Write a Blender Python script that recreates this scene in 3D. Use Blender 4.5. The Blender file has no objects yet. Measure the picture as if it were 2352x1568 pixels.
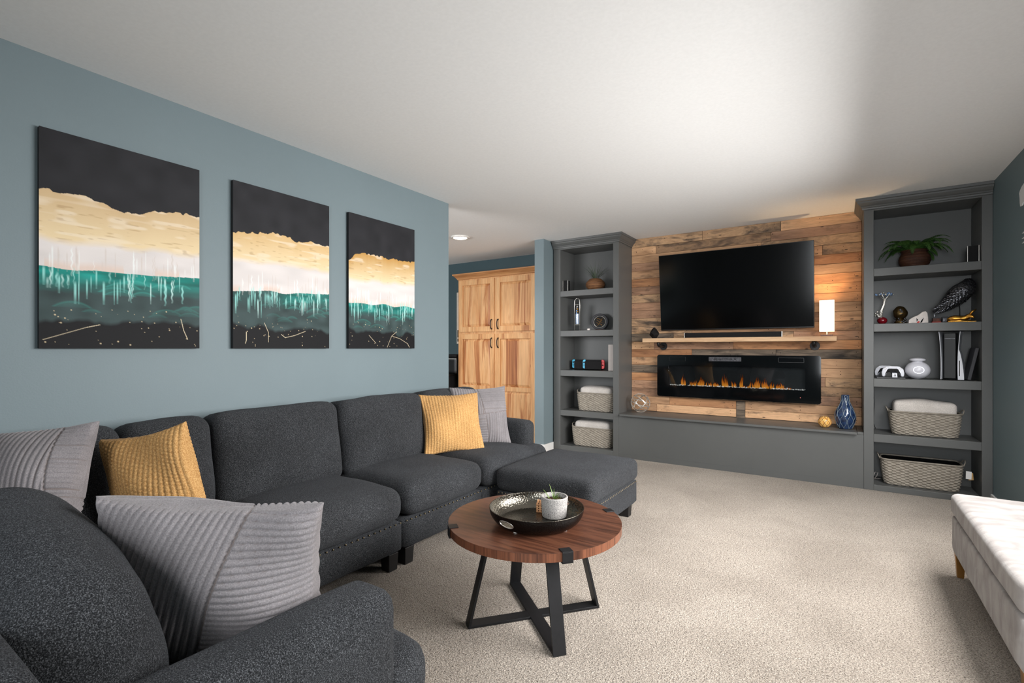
import bpy, bmesh, math, random
import numpy as np
from mathutils import Vector, Matrix, Euler, noise

random.seed(7)
scene = bpy.context.scene
col = scene.collection
PI = math.pi
R = math.radians

# ------------------------------------------------------------------ camera
cam_d = bpy.data.cameras.new('camera')
cam = bpy.data.objects.new('camera', cam_d)
col.objects.link(cam)
cam.location = (0, 0, 1.18)
cam.rotation_euler = (R(90), 0, R(33.69))
cam_d.sensor_width = 36
cam_d.lens = 1131 / 2352 * 36
cam_d.shift_y = 16 / 2352
cam_d.clip_start = 0.02
scene.camera = cam

# ------------------------------------------------------------------ world, daylight, exposure
vs = scene.view_settings
vs.view_transform = 'Standard'
vs.look = 'None'
vs.gamma = 1.0
vs.exposure = 0.14
vs.use_curve_mapping = False
world = bpy.data.worlds.new('overcast_sky')
scene.world = world
world.use_nodes = True
world.node_tree.nodes['Background'].inputs[0].default_value = (0.80, 0.90, 1.0, 1)
world.node_tree.nodes['Background'].inputs[1].default_value = 0.6
scene.cycles.use_denoising = True
scene.cycles.max_bounces = 7
scene.cycles.diffuse_bounces = 4
scene.cycles.glossy_bounces = 3
scene.cycles.adaptive_threshold = 0.04
scene.cycles.sample_clamp_indirect = 6.0


def area(name, loc, rot, sx, sy, power, color=(1, 1, 1), spread=180):
    l = bpy.data.lights.new(name, 'AREA')
    l.shape = 'RECTANGLE'
    l.size, l.size_y = sx, sy
    l.energy = power
    l.color = color
    l.spread = R(spread)
    o = bpy.data.objects.new(name, l)
    col.objects.link(o)
    o.location = loc
    o.rotation_euler = rot
    return o


# daylight in the window openings (all outside the picture)
area('window_daylight_right', (0.985, 2.75, 1.46), (0, R(56), 0), 1.08, 2.7, 172, (1.0, 0.985, 0.97), 160)
area('window_daylight_rear', (0.25, -2.03, 1.35), (R(64), 0, 0), 1.2, 1.7, 66, (0.93, 0.97, 1.0), 130)
area('window_daylight_kitchen', (-4.6, -0.33, 1.45), (R(84), 0, 0), 2.2, 1.5, 130, (0.98, 0.985, 1.0))

# ------------------------------------------------------------------ helpers


def lin(r, g, b):
    def f(c):
        c /= 255.0
        return c / 12.92 if c <= 0.04045 else ((c + 0.055) / 1.055) ** 2.4
    return (f(r), f(g), f(b))


def tag(o, label=None, cat=None, group=None, kind=None):
    if label:
        o['label'] = label
    if cat:
        o['category'] = cat
    if group:
        o['group'] = group
    if kind:
        o['kind'] = kind
    return o


def thing(name, label, cat, loc=(0, 0, 0), rot=(0, 0, 0), group=None):
    o = bpy.data.objects.new(name, None)
    o.empty_display_size = 0.05
    col.objects.link(o)
    o.location = loc
    o.rotation_euler = rot
    return tag(o, label, cat, group)


def mesh_obj(name, verts, faces, mat, parent=None, smooth=False, origin=(0, 0, 0), bevel=0, seg=2):
    me = bpy.data.meshes.new(name)
    ox, oy, oz = origin
    if ox or oy or oz:
        verts = [(v[0] - ox, v[1] - oy, v[2] - oz) for v in verts]
    me.from_pydata(verts, [], faces)
    me.update()
    if smooth:
        me.polygons.foreach_set('use_smooth', [True] * len(me.polygons))
    if mat is not None:
        me.materials.append(mat)
    o = bpy.data.objects.new(name, me)
    col.objects.link(o)
    if parent is not None:
        o.parent = parent
    else:
        o.location = origin
    if bevel:
        b = o.modifiers.new('bevel', 'BEVEL')
        b.width = bevel
        b.segments = seg
        b.limit_method = 'ANGLE'
        b.angle_limit = R(35)
        if seg > 2:
            me.polygons.foreach_set('use_smooth', [True] * len(me.polygons))
            b.harden_normals = False
    return o


class MB:
    """collects simple shapes into one mesh; coordinates may be given in world space with an origin"""

    def __init__(self, origin=(0, 0, 0)):
        self.v, self.f, self.o = [], [], origin

    def add(self, verts, faces):
        n = len(self.v)
        self.v += [tuple(p) for p in verts]
        self.f += [tuple(i + n for i in f) for f in faces]
        return self

    def box(self, x0, x1, y0, y1, z0, z1):
        return self.add([(x0, y0, z0), (x1, y0, z0), (x1, y1, z0), (x0, y1, z0),
                         (x0, y0, z1), (x1, y0, z1), (x1, y1, z1), (x0, y1, z1)],
                        [(0, 3, 2, 1), (4, 5, 6, 7), (0, 1, 5, 4), (1, 2, 6, 5), (2, 3, 7, 6), (3, 0, 4, 7)])

    def hexa(self, lo, hi):
        """frustum from two 4-point loops"""
        return self.add(list(lo) + list(hi), [(0, 3, 2, 1), (4, 5, 6, 7), (0, 1, 5, 4), (1, 2, 6, 5), (2, 3, 7, 6), (3, 0, 4, 7)])

    def cyl(self, c, r, h, n=24, r2=None, axis='z', caps=True):
        r2 = r if r2 is None else r2
        vs_ = []
        for k, (rr, t) in enumerate(((r, 0), (r2, h))):
            for i in range(n):
                a = 2 * PI * i / n
                p = (rr * math.cos(a), rr * math.sin(a), t)
                if axis == 'y':
                    p = (p[0], t, p[1])
                elif axis == 'x':
                    p = (t, p[0], p[1])
                vs_.append((c[0] + p[0], c[1] + p[1], c[2] + p[2]))
        fs = [(i, (i + 1) % n, n + (i + 1) % n, n + i) for i in range(n)]
        if caps:
            fs += [tuple(range(n - 1, -1, -1)), tuple(range(n, 2 * n))]
        return self.add(vs_, fs)

    def lathe(self, prof, c=(0, 0, 0), n=32, close=False):
        vs_, fs = [], []
        m = len(prof)
        for r, z in prof:
            for i in range(n):
                a = 2 * PI * i / n
                vs_.append((c[0] + r * math.cos(a), c[1] + r * math.sin(a), c[2] + z))
        for k in range(m - 1):
            for i in range(n):
                j = (i + 1) % n
                fs.append((k * n + i, k * n + j, (k + 1) * n + j, (k + 1) * n + i))
        if prof[0][0] > 1e-5 and not close:
            fs.append(tuple(range(n - 1, -1, -1)))
        if prof[-1][0] > 1e-5 and not close:
            fs.append(tuple((m - 1) * n + i for i in range(n)))
        if close:
            for i in range(n):
                j = (i + 1) % n
                fs.append(((m - 1) * n + i, (m - 1) * n + j, j, i))
        return self.add(vs_, fs)

    def tube(self, pts, rad, n=8, closed=False):
        pts = [Vector(p) for p in pts]
        m = len(pts)
        rads = rad if isinstance(rad, (list, tuple)) else [rad] * m
        vs_, fs = [], []
        up = None
        for k, p in enumerate(pts):
            if closed:
                t = (pts[(k + 1) % m] - pts[k - 1])
            else:
                t = pts[min(k + 1, m - 1)] - pts[max(k - 1, 0)]
            t.normalize()
            if up is None:
                up = Vector((0, 0, 1)) if abs(t.z) < 0.9 else Vector((1, 0, 0))
            a = t.cross(up)
            if a.length < 1e-6:
                a = t.cross(Vector((0, 1, 0)))
            a.normalize()
            b = a.cross(t).normalized()
            up = b
            for i in range(n):
                th = 2 * PI * i / n
                vs_.append(p + (a * math.cos(th) + b * math.sin(th)) * rads[k])
        rng = m if closed else m - 1
        for k in range(rng):
            k2 = (k + 1) % m
            for i in range(n):
                j = (i + 1) % n
                fs.append((k * n + i, k * n + j, k2 * n + j, k2 * n + i))
        if not closed:
            fs += [tuple(range(n - 1, -1, -1)), tuple((m - 1) * n + i for i in range(n))]
        return self.add(vs_, fs)

    def sphere(self, c, r, n=16, m=10, s=(1, 1, 1)):
        prof = []
        for k in range(m + 1):
            a = -PI / 2 + PI * k / m
            prof.append((max(0.0, math.cos(a)), math.sin(a)))
        vs_, fs = [], []
        for rr, z in prof:
            for i in range(n):
                a = 2 * PI * i / n
                vs_.append((c[0] + r * s[0] * rr * math.cos(a), c[1] + r * s[1] * rr * math.sin(a), c[2] + r * s[2] * z))
        for k in range(m):
            for i in range(n):
                j = (i + 1) % n
                fs.append((k * n + i, k * n + j, (k + 1) * n + j, (k + 1) * n + i))
        return self.add(vs_, fs)

    def prism(self, poly, a0, a1, axis='y'):
        """polygon (2D) extruded along axis"""
        n = len(poly)

        def P(p, t):
            if axis == 'y':
                return (p[0], t, p[1])
            if axis == 'x':
                return (t, p[0], p[1])
            return (p[0], p[1], t)
        vs_ = [P(p, a0) for p in poly] + [P(p, a1) for p in poly]
        fs = [(i, (i + 1) % n, n + (i + 1) % n, n + i) for i in range(n)]
        fs += [tuple(range(n - 1, -1, -1)), tuple(range(n, 2 * n))]
        return self.add(vs_, fs)

    def xf(self, M):
        self.v = [tuple(M @ Vector(p)) for p in self.v]
        return self

    def build(self, name, mat, parent=None, smooth=False, bevel=0, seg=2, weld=False):
        o = mesh_obj(name, self.v, self.f, mat, parent, smooth, self.o, bevel, seg)
        bm = bmesh.new()
        bm.from_mesh(o.data)
        if weld:
            bmesh.ops.remove_doubles(bm, verts=bm.verts, dist=1e-5)
        bmesh.ops.recalc_face_normals(bm, faces=bm.faces)
        bm.to_mesh(o.data)
        bm.free()
        return o


def round_box_mesh(sx, sy, sz, r, n=10, crown=(0, 0, 0), wob=0.0, seed=0, taper=None):
    """soft cushion: rounded box centred on the origin, bulging faces, slight unevenness"""
    verts, faces, idx = [], [], {}
    h = (sx / 2, sy / 2, sz / 2)
    rr = min(r, min(h) * 0.98)

    def lat(k, hk):
        # denser samples near the rounded edges
        t = k / n
        return math.sin((t - 0.5) * PI) * hk * 0.35 + (2 * t - 1) * hk * 0.65

    def put(i, j, k):
        key = (i, j, k)
        if key in idx:
            return idx[key]
        p = [lat(i, h[0]), lat(j, h[1]), lat(k, h[2])]
        q = [max(-(h[a] - rr), min(h[a] - rr, p[a])) for a in range(3)]
        d = Vector([p[a] - q[a] for a in range(3)])
        # project the surface point of the box onto the rounded box
        if d.length > 1e-9:
            d.normalize()
        v = Vector(q) + d * rr
        u = [v[a] / h[a] for a in range(3)]
        for a in range(3):
            b, c_ = (a + 1) % 3, (a + 2) % 3
            w = max(0, 1 - u[b] ** 2) * max(0, 1 - u[c_] ** 2)
            v[a] += crown[a] * w * (1 if u[a] > 0 else -1) * min(1, abs(u[a]) * 1.2)
        if wob:
            nv = noise.noise_vector(Vector((v.x * 5 + seed * 3.1, v.y * 5, v.z * 5)))
            v += Vector(nv) * wob
        idx[key] = len(verts)
        verts.append(tuple(v))
        return idx[key]
    for a in range(n):
        for b in range(n):
            for s_ in (0, n):
                q = [put(a, b, s_), put(a + 1, b, s_), put(a + 1, b + 1, s_), put(a, b + 1, s_)]
                faces.append(tuple(q if s_ else q[::-1]))
                q = [put(a, s_, b), put(a + 1, s_, b), put(a + 1, s_, b + 1), put(a, s_, b + 1)]
                faces.append(tuple(q[::-1] if s_ else q))
                q = [put(s_, a, b), put(s_, a + 1, b), put(s_, a + 1, b + 1), put(s_, a, b + 1)]
                faces.append(tuple(q if s_ else q[::-1]))
    return verts, faces


def soft(mb, c, size, r, n=12, crown=(0, 0, 0), wob=0.0, seed=0, rot=None):
    v, f = round_box_mesh(size[0], size[1], size[2], r, n, crown, wob, seed)
    if rot is not None:
        M = Euler(rot).to_matrix()
        v = [tuple(M @ Vector(p)) for p in v]
    mb.add([(p[0] + c[0], p[1] + c[1], p[2] + c[2]) for p in v], f)
    return mb


# ------------------------------------------------------------------ materials
M = {}


class NT:
    def __init__(self, name):
        self.m = bpy.data.materials.new(name)
        self.m.use_nodes = True
        self.t = self.m.node_tree
        self.p = self.t.nodes['Principled BSDF']
        self.out = self.t.nodes['Material Output']
        M[name] = self.m

    def n(self, ty, **kw):
        x = self.t.nodes.new(ty)
        for k, v in kw.items():
            if k.startswith('i_'):
                x.inputs[k[2:].replace('_', ' ')].default_value = v
            else:
                setattr(x, k, v)
        return x

    def l(self, a, b):
        self.t.links.new(a, b)

    def coord(self, scale=(1, 1, 1), rnd=False, kind='Object'):
        tc = self.n('ShaderNodeTexCoord')
        mp = self.n('ShaderNodeMapping')
        mp.inputs['Scale'].default_value = scale
        self.l(tc.outputs[kind], mp.inputs['Vector'])
        if rnd:
            oi = self.n('ShaderNodeObjectInfo')
            mu = self.n('ShaderNodeMath', operation='MULTIPLY')
            mu.inputs[1].default_value = 37.0
            self.l(oi.outputs['Random'], mu.inputs[0])
            cb = self.n('ShaderNodeCombineXYZ')
            for k in range(3):
                self.l(mu.outputs[0], cb.inputs[k])
            self.l(cb.outputs[0], mp.inputs['Location'])
        return mp.outputs[0]

    def noise(self, vec, scale, detail=3, rough=0.55, dist=0.0):
        x = self.n('ShaderNodeTexNoise')
        x.inputs['Scale'].default_value = scale
        x.inputs['Detail'].default_value = detail
        x.inputs['Roughness'].default_value = rough
        x.inputs['Distortion'].default_value = dist
        self.l(vec, x.inputs['Vector'])
        return x.outputs['Fac']

    def ramp(self, fac, stops, interp='LINEAR'):
        x = self.n('ShaderNodeValToRGB')
        x.color_ramp.interpolation = interp
        e = x.color_ramp.elements
        while len(e) < len(stops):
            e.new(0.5)
        for k, (p, c) in enumerate(stops):
            e[k].position = p
            e[k].color = (c[0], c[1], c[2], 1)
        self.l(fac, x.inputs['Fac'])
        return x.outputs['Color']

    def mix(self, fac, a, b, mode='MIX'):
        x = self.n('ShaderNodeMix', data_type='RGBA', blend_type=mode)
        for s_, v in ((x.inputs[0], fac), (x.inputs[6], a), (x.inputs[7], b)):
            if hasattr(v, 'is_output'):
                self.l(v, s_)
            elif isinstance(v, (int, float)):
                s_.default_value = v
            else:
                s_.default_value = (v[0], v[1], v[2], 1)
        return x.outputs[2]

    def base(self, c, rough=0.5, metal=0.0, spec=0.5):
        if hasattr(c, 'is_output'):
            self.l(c, self.p.inputs['Base Color'])
        else:
            self.p.inputs['Base Color'].default_value = (c[0], c[1], c[2], 1)
        self.p.inputs['Roughness'].default_value = rough
        self.p.inputs['Metallic'].default_value = metal
        self.p.inputs['Specular IOR Level'].default_value = spec
        return self

    def bump(self, h, strength=0.3, dist=0.01):
        b = self.n('ShaderNodeBump')
        b.inputs['Strength'].default_value = strength
        b.inputs['Distance'].default_value = dist
        self.l(h, b.inputs['Height'])
        self.l(b.outputs[0], self.p.inputs['Normal'])
        return self

    def emit(self, c, s_):
        self.p.inputs['Emission Color'].default_value = (c[0], c[1], c[2], 1)
        self.p.inputs['Emission Strength'].default_value = s_
        return self

    def sheen(self, w, tint=(1, 1, 1), rough=0.4):
        self.p.inputs['Sheen Weight'].default_value = w
        self.p.inputs['Sheen Roughness'].default_value = rough
        self.p.inputs['Sheen Tint'].default_value = (tint[0], tint[1], tint[2], 1)
        return self


def plain(name, c, rough=0.5, metal=0.0, spec=0.5, var=0.12, scale=20, bump=0.0):
    """a simple procedural material: base colour with a little mottling"""
    t = NT(name)
    v = t.coord()
    nz = t.noise(v, scale, 3)
    lo = tuple(x * (1 - var) for x in c)
    hi = tuple(min(1, x * (1 + var)) for x in c)
    t.base(t.ramp(nz, [(0.3, lo), (0.7, hi)]), rough, metal, spec)
    if bump:
        t.bump(nz, bump, 0.004)
    return t.m


def wall_paint(name, c):
    t = NT(name)
    v = t.coord()
    t.base(t.ramp(t.noise(v, 1.5, 2), [(0.3, tuple(x * 0.97 for x in c)), (0.7, tuple(x * 1.03 for x in c))]), 0.55, 0, 0.35)
    t.bump(t.noise(v, 140, 2), 0.12, 0.003)


WALLC = (0.168, 0.216, 0.234)
wall_paint('wall_paint', WALLC)
wall_paint('wall_back_dark', (0.050, 0.085, 0.098))  # darker tone for the back wall
wall_paint('wall_paint_shaded', (0.150, 0.205, 0.225))  # right wall: the wall paint with its shade put into the colour
t = NT('ceiling_paint')
v = t.coord()
t.base(t.ramp(t.noise(v, 60, 3), [(0.3, (0.865, 0.862, 0.855)), (0.7, (0.90, 0.897, 0.89))]), 0.9, 0, 0.2)
t.bump(t.noise(v, 110, 2), 0.03, 0.003)

# carpet: twisted pile, beige and grey-brown flecks, brushed patches
t = NT('carpet')
v = t.coord()
vs_ = t.coord((1, 1.0, 1))
n1 = t.noise(v, 190, 2, 0.7, 0.6)
n2 = t.noise(v, 75, 3, 0.6)
n3 = t.noise(v, 1.7, 4, 0.55, 0.4)
fl = t.ramp(n1, [(0.34, lin(100, 90, 80)), (0.47, lin(170, 158, 145)), (0.64, lin(210, 199, 186))])
pa = t.ramp(n3, [(0.35, (0.82, 0.81, 0.80)), (0.60, (1, 1, 1))])
pb = t.ramp(n2, [(0.3, (0.86, 0.86, 0.86)), (0.65, (1, 1, 1))])
t.base(t.mix(1.0, t.mix(1.0, fl, pa, 'MULTIPLY'), pb, 'MULTIPLY'), 0.95, 0, 0.1)
mx = t.n('ShaderNodeMath', operation='ADD')
t.l(n1, mx.inputs[0])
t.l(n2, mx.inputs[1])
t.bump(mx.outputs[0], 0.9, 0.012)
t.sheen(0.15)


def fabric(name, dark, light, scale=330, bump=0.5, mid=(0.5, 0.5)):
    t = NT(name)
    v = t.coord()
    n1 = t.noise(v, scale, 2, 0.75)
    n3 = t.noise(v, 4, 3, 0.5)
    c = t.ramp(n1, [(0.40, dark), (0.54, tuple(mid[0] * a + mid[1] * b for a, b in zip(dark, light))), (0.72, light)])
    pa = t.ramp(n3, [(0.3, (0.82, 0.81, 0.80)), (0.7, (1.12, 1.12, 1.12))])
    t.base(t.mix(1.0, c, pa, 'MULTIPLY'), 0.95, 0, 0.15)
    w = t.noise(v, scale * 0.55, 3, 0.7)
    t.bump(w, bump, 0.004)
    t.sheen(0.05, (0.85, 0.9, 1.0), 0.5)


fabric('charcoal_chenille', (0.0065, 0.0070, 0.0080), (0.150, 0.157, 0.170), 420, 0.9, (0.55, 0.20))
# ribbed plush: grey pile, pinkish ground cloth in the grooves, with groove shade painted in
t = NT('grey_plush')
v = t.coord()
c1 = t.ramp(t.noise(v, 330, 3, 0.7), [(0.32, (0.152, 0.140, 0.145)), (0.68, (0.272, 0.252, 0.259))])
c1 = t.mix(1.0, c1, t.ramp(t.noise(v, 9, 3), [(0.3, (0.82, 0.82, 0.82)), (0.7, (1.1, 1.1, 1.1))]), 'MULTIPLY')
gv = t.n('ShaderNodeVertexColor', layer_name='groove')
t.base(t.mix(gv.outputs['Color'], c1, (0.150, 0.118, 0.105)), 0.9, 0, 0.15)
t.bump(t.noise(v, 260, 3, 0.7), 0.3, 0.003)
t.sheen(0.35, (1, 0.97, 0.98), 0.45)
fabric('mustard_chenille', lin(168, 124, 74), lin(212, 172, 116), 220, 0.5)
fabric('throw_white', lin(196, 189, 183), lin(234, 228, 222), 260, 0.8)
t = NT('bench_velvet')
v = t.coord((3, 5, 3))
t.base(t.ramp(t.noise(v, 3, 3, 0.55, 0.5), [(0.35, lin(138, 132, 129)), (0.5, lin(151, 146, 143)), (0.65, lin(163, 159, 156))]), 0.85, 0, 0.2)
t.bump(t.noise(t.coord(), 220, 2), 0.2, 0.003)
t.sheen(0.15)

wicker = NT('wicker')
v = wicker.coord()
wicker.base(wicker.ramp(wicker.noise(v, 40, 2), [(0.3, lin(134, 126, 115)), (0.7, lin(160, 152, 140))]), 0.75, 0, 0.3)
plain('wicker_dark', lin(40, 36, 33), 0.8)

plain('bookcase_paint', lin(86, 87, 86), 0.42, 0, 0.45, 0.04, 3)
plain('baseboard_white', lin(225, 223, 220), 0.45, 0, 0.4, 0.03)
plain('black_plastic', lin(14, 14, 15), 0.35)
plain('black_matte', lin(16, 15, 16), 0.7, 0, 0.25)
plain('black_steel', lin(24, 24, 26), 0.48, 0.3, 0.5, 0.15, 40, 0.05)
plain('black_leg', lin(16, 14, 14), 0.55)
plain('void_black', (0.004, 0.004, 0.004), 0.9, 0, 0.1)
plain('silver', lin(226, 222, 214), 0.32, 0.8)
plain('nail_brass', lin(140, 126, 100), 0.4, 1.0)
plain('gold', lin(206, 150, 66), 0.28, 1.0, 0.5, 0.2, 30)
plain('bronze', lin(92, 74, 44), 0.35, 0.9, 0.5, 0.35, 40, 0.3)
plain('pewter', lin(98, 98, 102), 0.35, 0.85, 0.5, 0.5, 70, 0.8)
plain('pipe_iron', lin(48, 46, 46), 0.45, 0.7, 0.5, 0.2, 60, 0.2)
plain('white_plastic', lin(220, 222, 230), 0.35, 0, 0.5, 0.02)
plain('grey_plastic', lin(184, 176, 172), 0.5, 0, 0.4, 0.03)
plain('slate_grey', lin(70, 70, 74), 0.6, 0, 0.4, 0.05)
plain('blue_plastic', lin(70, 186, 226), 0.4, 0, 0.5, 0.03)
plain('red_plastic', lin(226, 62, 66), 0.4, 0, 0.5, 0.03)
plain('ruby_glass', lin(110, 12, 24), 0.1, 0, 0.6)
plain('ceramic_white', lin(232, 228, 222), 0.3, 0, 0.5, 0.05)
plain('quartz', lin(232, 222, 216), 0.5, 0, 0.4, 0.1, 40, 0.3)
plain('painted_red', lin(196, 44, 30), 0.5)
plain('painted_brown', lin(104, 62, 46), 0.6, 0, 0.4, 0.4, 90)
plain('canvas_edge', lin(24, 24, 26), 0.7)
plain('sign_linen', lin(206, 196, 184), 0.8, 0, 0.2, 0.05)
plain('soil', lin(62, 42, 30), 0.95, 0, 0.1, 0.5, 90, 0.8)
plain('bead_blue', lin(120, 150, 190), 0.2, 0.2, 0.6, 0.4, 60)
plain('brass_leg', lin(150, 106, 52), 0.35, 0.6)
plain('paper_tag', lin(226, 224, 222), 0.7, 0, 0.2, 0.02)
plain('kraft', lin(176, 140, 90), 0.8)
plain('shade_trim', lin(240, 236, 226), 0.6)
plain('walnut_block', lin(70, 44, 34), 0.5)
plain('decor_white', lin(226, 228, 230), 0.5, 0, 0.4, 0.02)
plain('polish_white', lin(214, 214, 222), 0.25, 0, 0.5, 0.02)
plain('thermo_liquid', lin(190, 205, 225), 0.05, 0, 0.6, 0.2, 30)


def leaf(name, a, b):
    t = NT(name)
    t.base(t.ramp(t.noise(t.coord(), 25, 3), [(0.3, a), (0.7, b)]), 0.5, 0, 0.4)


leaf('fern_green', lin(36, 70, 28), lin(84, 124, 56))
leaf('grass_green', lin(34, 52, 36), lin(84, 98, 72))
leaf('succulent_green', lin(44, 74, 24), lin(124, 152, 66))


def wood(name, stops, scale=(1.2, 14, 14), rough=0.6, dist=1.2, nsc=3.0, bump=0.15, knots=None, rnd=True, tone=False):
    t = NT(name)
    v = t.coord(scale, rnd)
    n1 = t.noise(v, nsc, 5, 0.6, dist)
    c = t.ramp(n1, stops)
    n2 = t.noise(t.coord(tuple(x * 6 for x in scale), rnd), nsc, 3, 0.6, 0.4)
    c = t.mix(0.6, c, t.ramp(n2, [(0.3, (0.72, 0.70, 0.68)), (0.65, (1.08, 1.08, 1.08))]), 'MULTIPLY')
    if knots:
        vo = t.n('ShaderNodeTexVoronoi')
        vo.inputs['Scale'].default_value = knots[0]
        t.l(t.coord(knots[2], rnd), vo.inputs['Vector'])
        k = t.ramp(vo.outputs['Distance'], [(0.0, (1, 1, 1)), (knots[1], (0.9, 0.9, 0.9)), (knots[1] * 1.9, (0, 0, 0))])
        c = t.mix(k, c, knots[3])
    if tone:
        oi = t.n('ShaderNodeObjectInfo')
        c = t.mix(1.0, c, t.ramp(oi.outputs['Random'], [(0.0, (0.90, 0.86, 0.85)), (0.35, (1.18, 1.16, 1.16)), (0.7, (1.34, 1.33, 1.32)), (1.0, (1.52, 1.50, 1.48))]), 'MULTIPLY')
        st = t.noise(t.coord((2.2, 5, 6), rnd), 1.6, 4, 0.65, 0.3)
        c = t.mix(t.ramp(st, [(0.56, (0, 0, 0)), (0.70, (0.62, 0.62, 0.62))]), c, lin(66, 54, 46))
    t.base(c, rough, 0, 0.4)
    t.bump(n2, bump, 0.004)
    return t


# reclaimed pallet boards, five boards tones; grain runs along X
blk = lin(46, 38, 32)
KN = (5.0, 0.05, (1.0, 3, 3.2), blk)
wood('pallet_tan', [(0.25, lin(128, 96, 70)), (0.42, lin(178, 140, 106)), (0.6, lin(194, 156, 120)), (0.8, lin(158, 122, 92))], (0.9, 5, 7), 0.7, 0.7, 2.2, 0.3, KN, True, True)
wood('pallet_amber', [(0.25, lin(116, 80, 56)), (0.5, lin(166, 120, 84)), (0.72, lin(184, 138, 98))], (0.9, 5, 7), 0.7, 0.7, 2.2, 0.3, KN, True, True)
wood('pallet_brown', [(0.25, lin(104, 80, 64)), (0.5, lin(148, 114, 90)), (0.75, lin(172, 138, 112))], (0.9, 5, 7), 0.7, 0.8, 2.2, 0.3, KN, True, True)
wood('pallet_weathered', [(0.30, lin(64, 56, 49)), (0.42, lin(124, 102, 82)), (0.54, lin(172, 140, 108)), (0.70, lin(160, 128, 98)), (0.85, lin(100, 84, 70))], (1.6, 3.2, 5), 0.75, 0.9, 2.2, 0.3, KN, True, True)
wood('pallet_grey', [(0.3, lin(56, 51, 47)), (0.5, lin(110, 97, 84)), (0.7, lin(150, 131, 112))], (1.0, 5, 8), 0.8, 1.0, 2.4, 0.3)
wood('mantel_wood', [(0.3, lin(178, 140, 104)), (0.6, lin(206, 172, 136)), (0.8, lin(190, 152, 116))], (0.9, 12, 12), 0.6, 0.6, 2.0, 0.1)
wood('walnut_top', [(0.25, lin(40, 24, 18)), (0.45, lin(80, 49, 36)), (0.6, lin(100, 63, 46)), (0.8, lin(54, 33, 24))], (1.3, 13, 4), 0.3, 1.6, 1.6, 0.03, None, False)
wood('walnut_edge', [(0.3, lin(58, 32, 22)), (0.55, lin(120, 74, 52)), (0.8, lin(92, 54, 38))], (45, 45, 1), 0.4, 0.2, 1.0, 0.03, None, False)
# hickory pantry: grain vertical, pale sapwood with red-brown heartwood streaks
hk = (0.9, 0.035, (2.2, 2.2, 1.1), lin(70, 34, 20))
wood('hickory', [(0.30, lin(164, 104, 62)), (0.42, lin(210, 156, 104)), (0.62, lin(222, 176, 126)), (0.75, lin(202, 146, 94))], (7, 7, 0.5), 0.45, 0.5, 1.6, 0.04)
wood('hickory_panel', [(0.34, lin(128, 66, 36)), (0.43, lin(186, 124, 76)), (0.50, lin(222, 174, 124)), (0.58, lin(212, 158, 106)), (0.68, lin(168, 102, 60)), (0.8, lin(140, 76, 42))], (4.5, 4.5, 0.3), 0.45, 1.0, 1.3, 0.04, (2.6, 0.045, (1.6, 1.6, 0.8), lin(64, 30, 18)))
wood('hickory_crown', [(0.3, lin(150, 96, 56)), (0.7, lin(206, 152, 100))], (0.8, 9, 12), 0.45, 0.8, 2.0, 0.04)
wood('coaster_wood', [(0.3, lin(170, 110, 70)), (0.7, lin(226, 176, 128))], (4, 20, 40), 0.6, 0.4, 3.0, 0.1)
wood('pot_wicker_brown', [(0.3, lin(70, 44, 28)), (0.7, lin(150, 104, 66))], (6, 6, 90), 0.7, 0.6, 2.0, 0.5)
wood('pot_basket_red', [(0.3, lin(46, 27, 20)), (0.7, lin(100, 62, 44))], (4, 4, 90), 0.6, 0.5, 2.0, 0.5)

# concrete pot with speckles
t = NT('terrazzo')
v = t.coord()
n1 = t.noise(v, 260, 2, 0.8)
t.base(t.ramp(n1, [(0.34, lin(56, 56, 62)), (0.42, lin(146, 142, 139)), (0.60, lin(170, 166, 162)), (0.72, lin(204, 200, 193))]), 0.8, 0, 0.3)
t.bump(n1, 0.2, 0.002)

# hammered dark metal
t = NT('hammered_metal')
vo = t.n('ShaderNodeTexVoronoi', feature='SMOOTH_F1')
vo.inputs['Scale'].default_value = 150
t.l(t.coord(), vo.inputs['Vector'])
t.base(lin(98, 94, 86), 0.26, 1.0)
t.bump(vo.outputs['Distance'], 0.32, 0.005)
t = NT('tray_outside')
vo = t.n('ShaderNodeTexVoronoi', feature='SMOOTH_F1')
vo.inputs['Scale'].default_value = 150
t.l(t.coord(), vo.inputs['Vector'])
t.base(lin(34, 31, 29), 0.33, 0.8)
t.bump(vo.outputs['Distance'], 0.3, 0.004)

# blue glazed vase
t = NT('vase_glaze')
t.base(t.ramp(t.noise(t.coord(), 30, 3), [(0.3, lin(22, 34, 58)), (0.7, lin(44, 66, 104))]), 0.08, 0, 0.6)
plain('vase_line', lin(104, 118, 128), 0.15)
t = NT('amber_glass')
t.base(t.ramp(t.noise(t.coord(), 60, 2), [(0.3, lin(196, 128, 44)), (0.7, lin(236, 196, 120))]), 0.15, 0, 0.5)
t.emit((1.0, 0.55, 0.15), 0.12)

t = NT('tv_screen')
t.base((0.0015, 0.0015, 0.0017), 0.12, 0, 0.35)
t = NT('fire_glass_black')
t.base((0.002, 0.0025, 0.003), 0.06, 0, 0.45)
t = NT('fire_box')
t.base(t.ramp(t.noise(t.coord(), 5, 2), [(0.3, (0.018, 0.020, 0.021)), (0.7, (0.028, 0.030, 0.031))]), 0.5, 0, 0.3)


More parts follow.
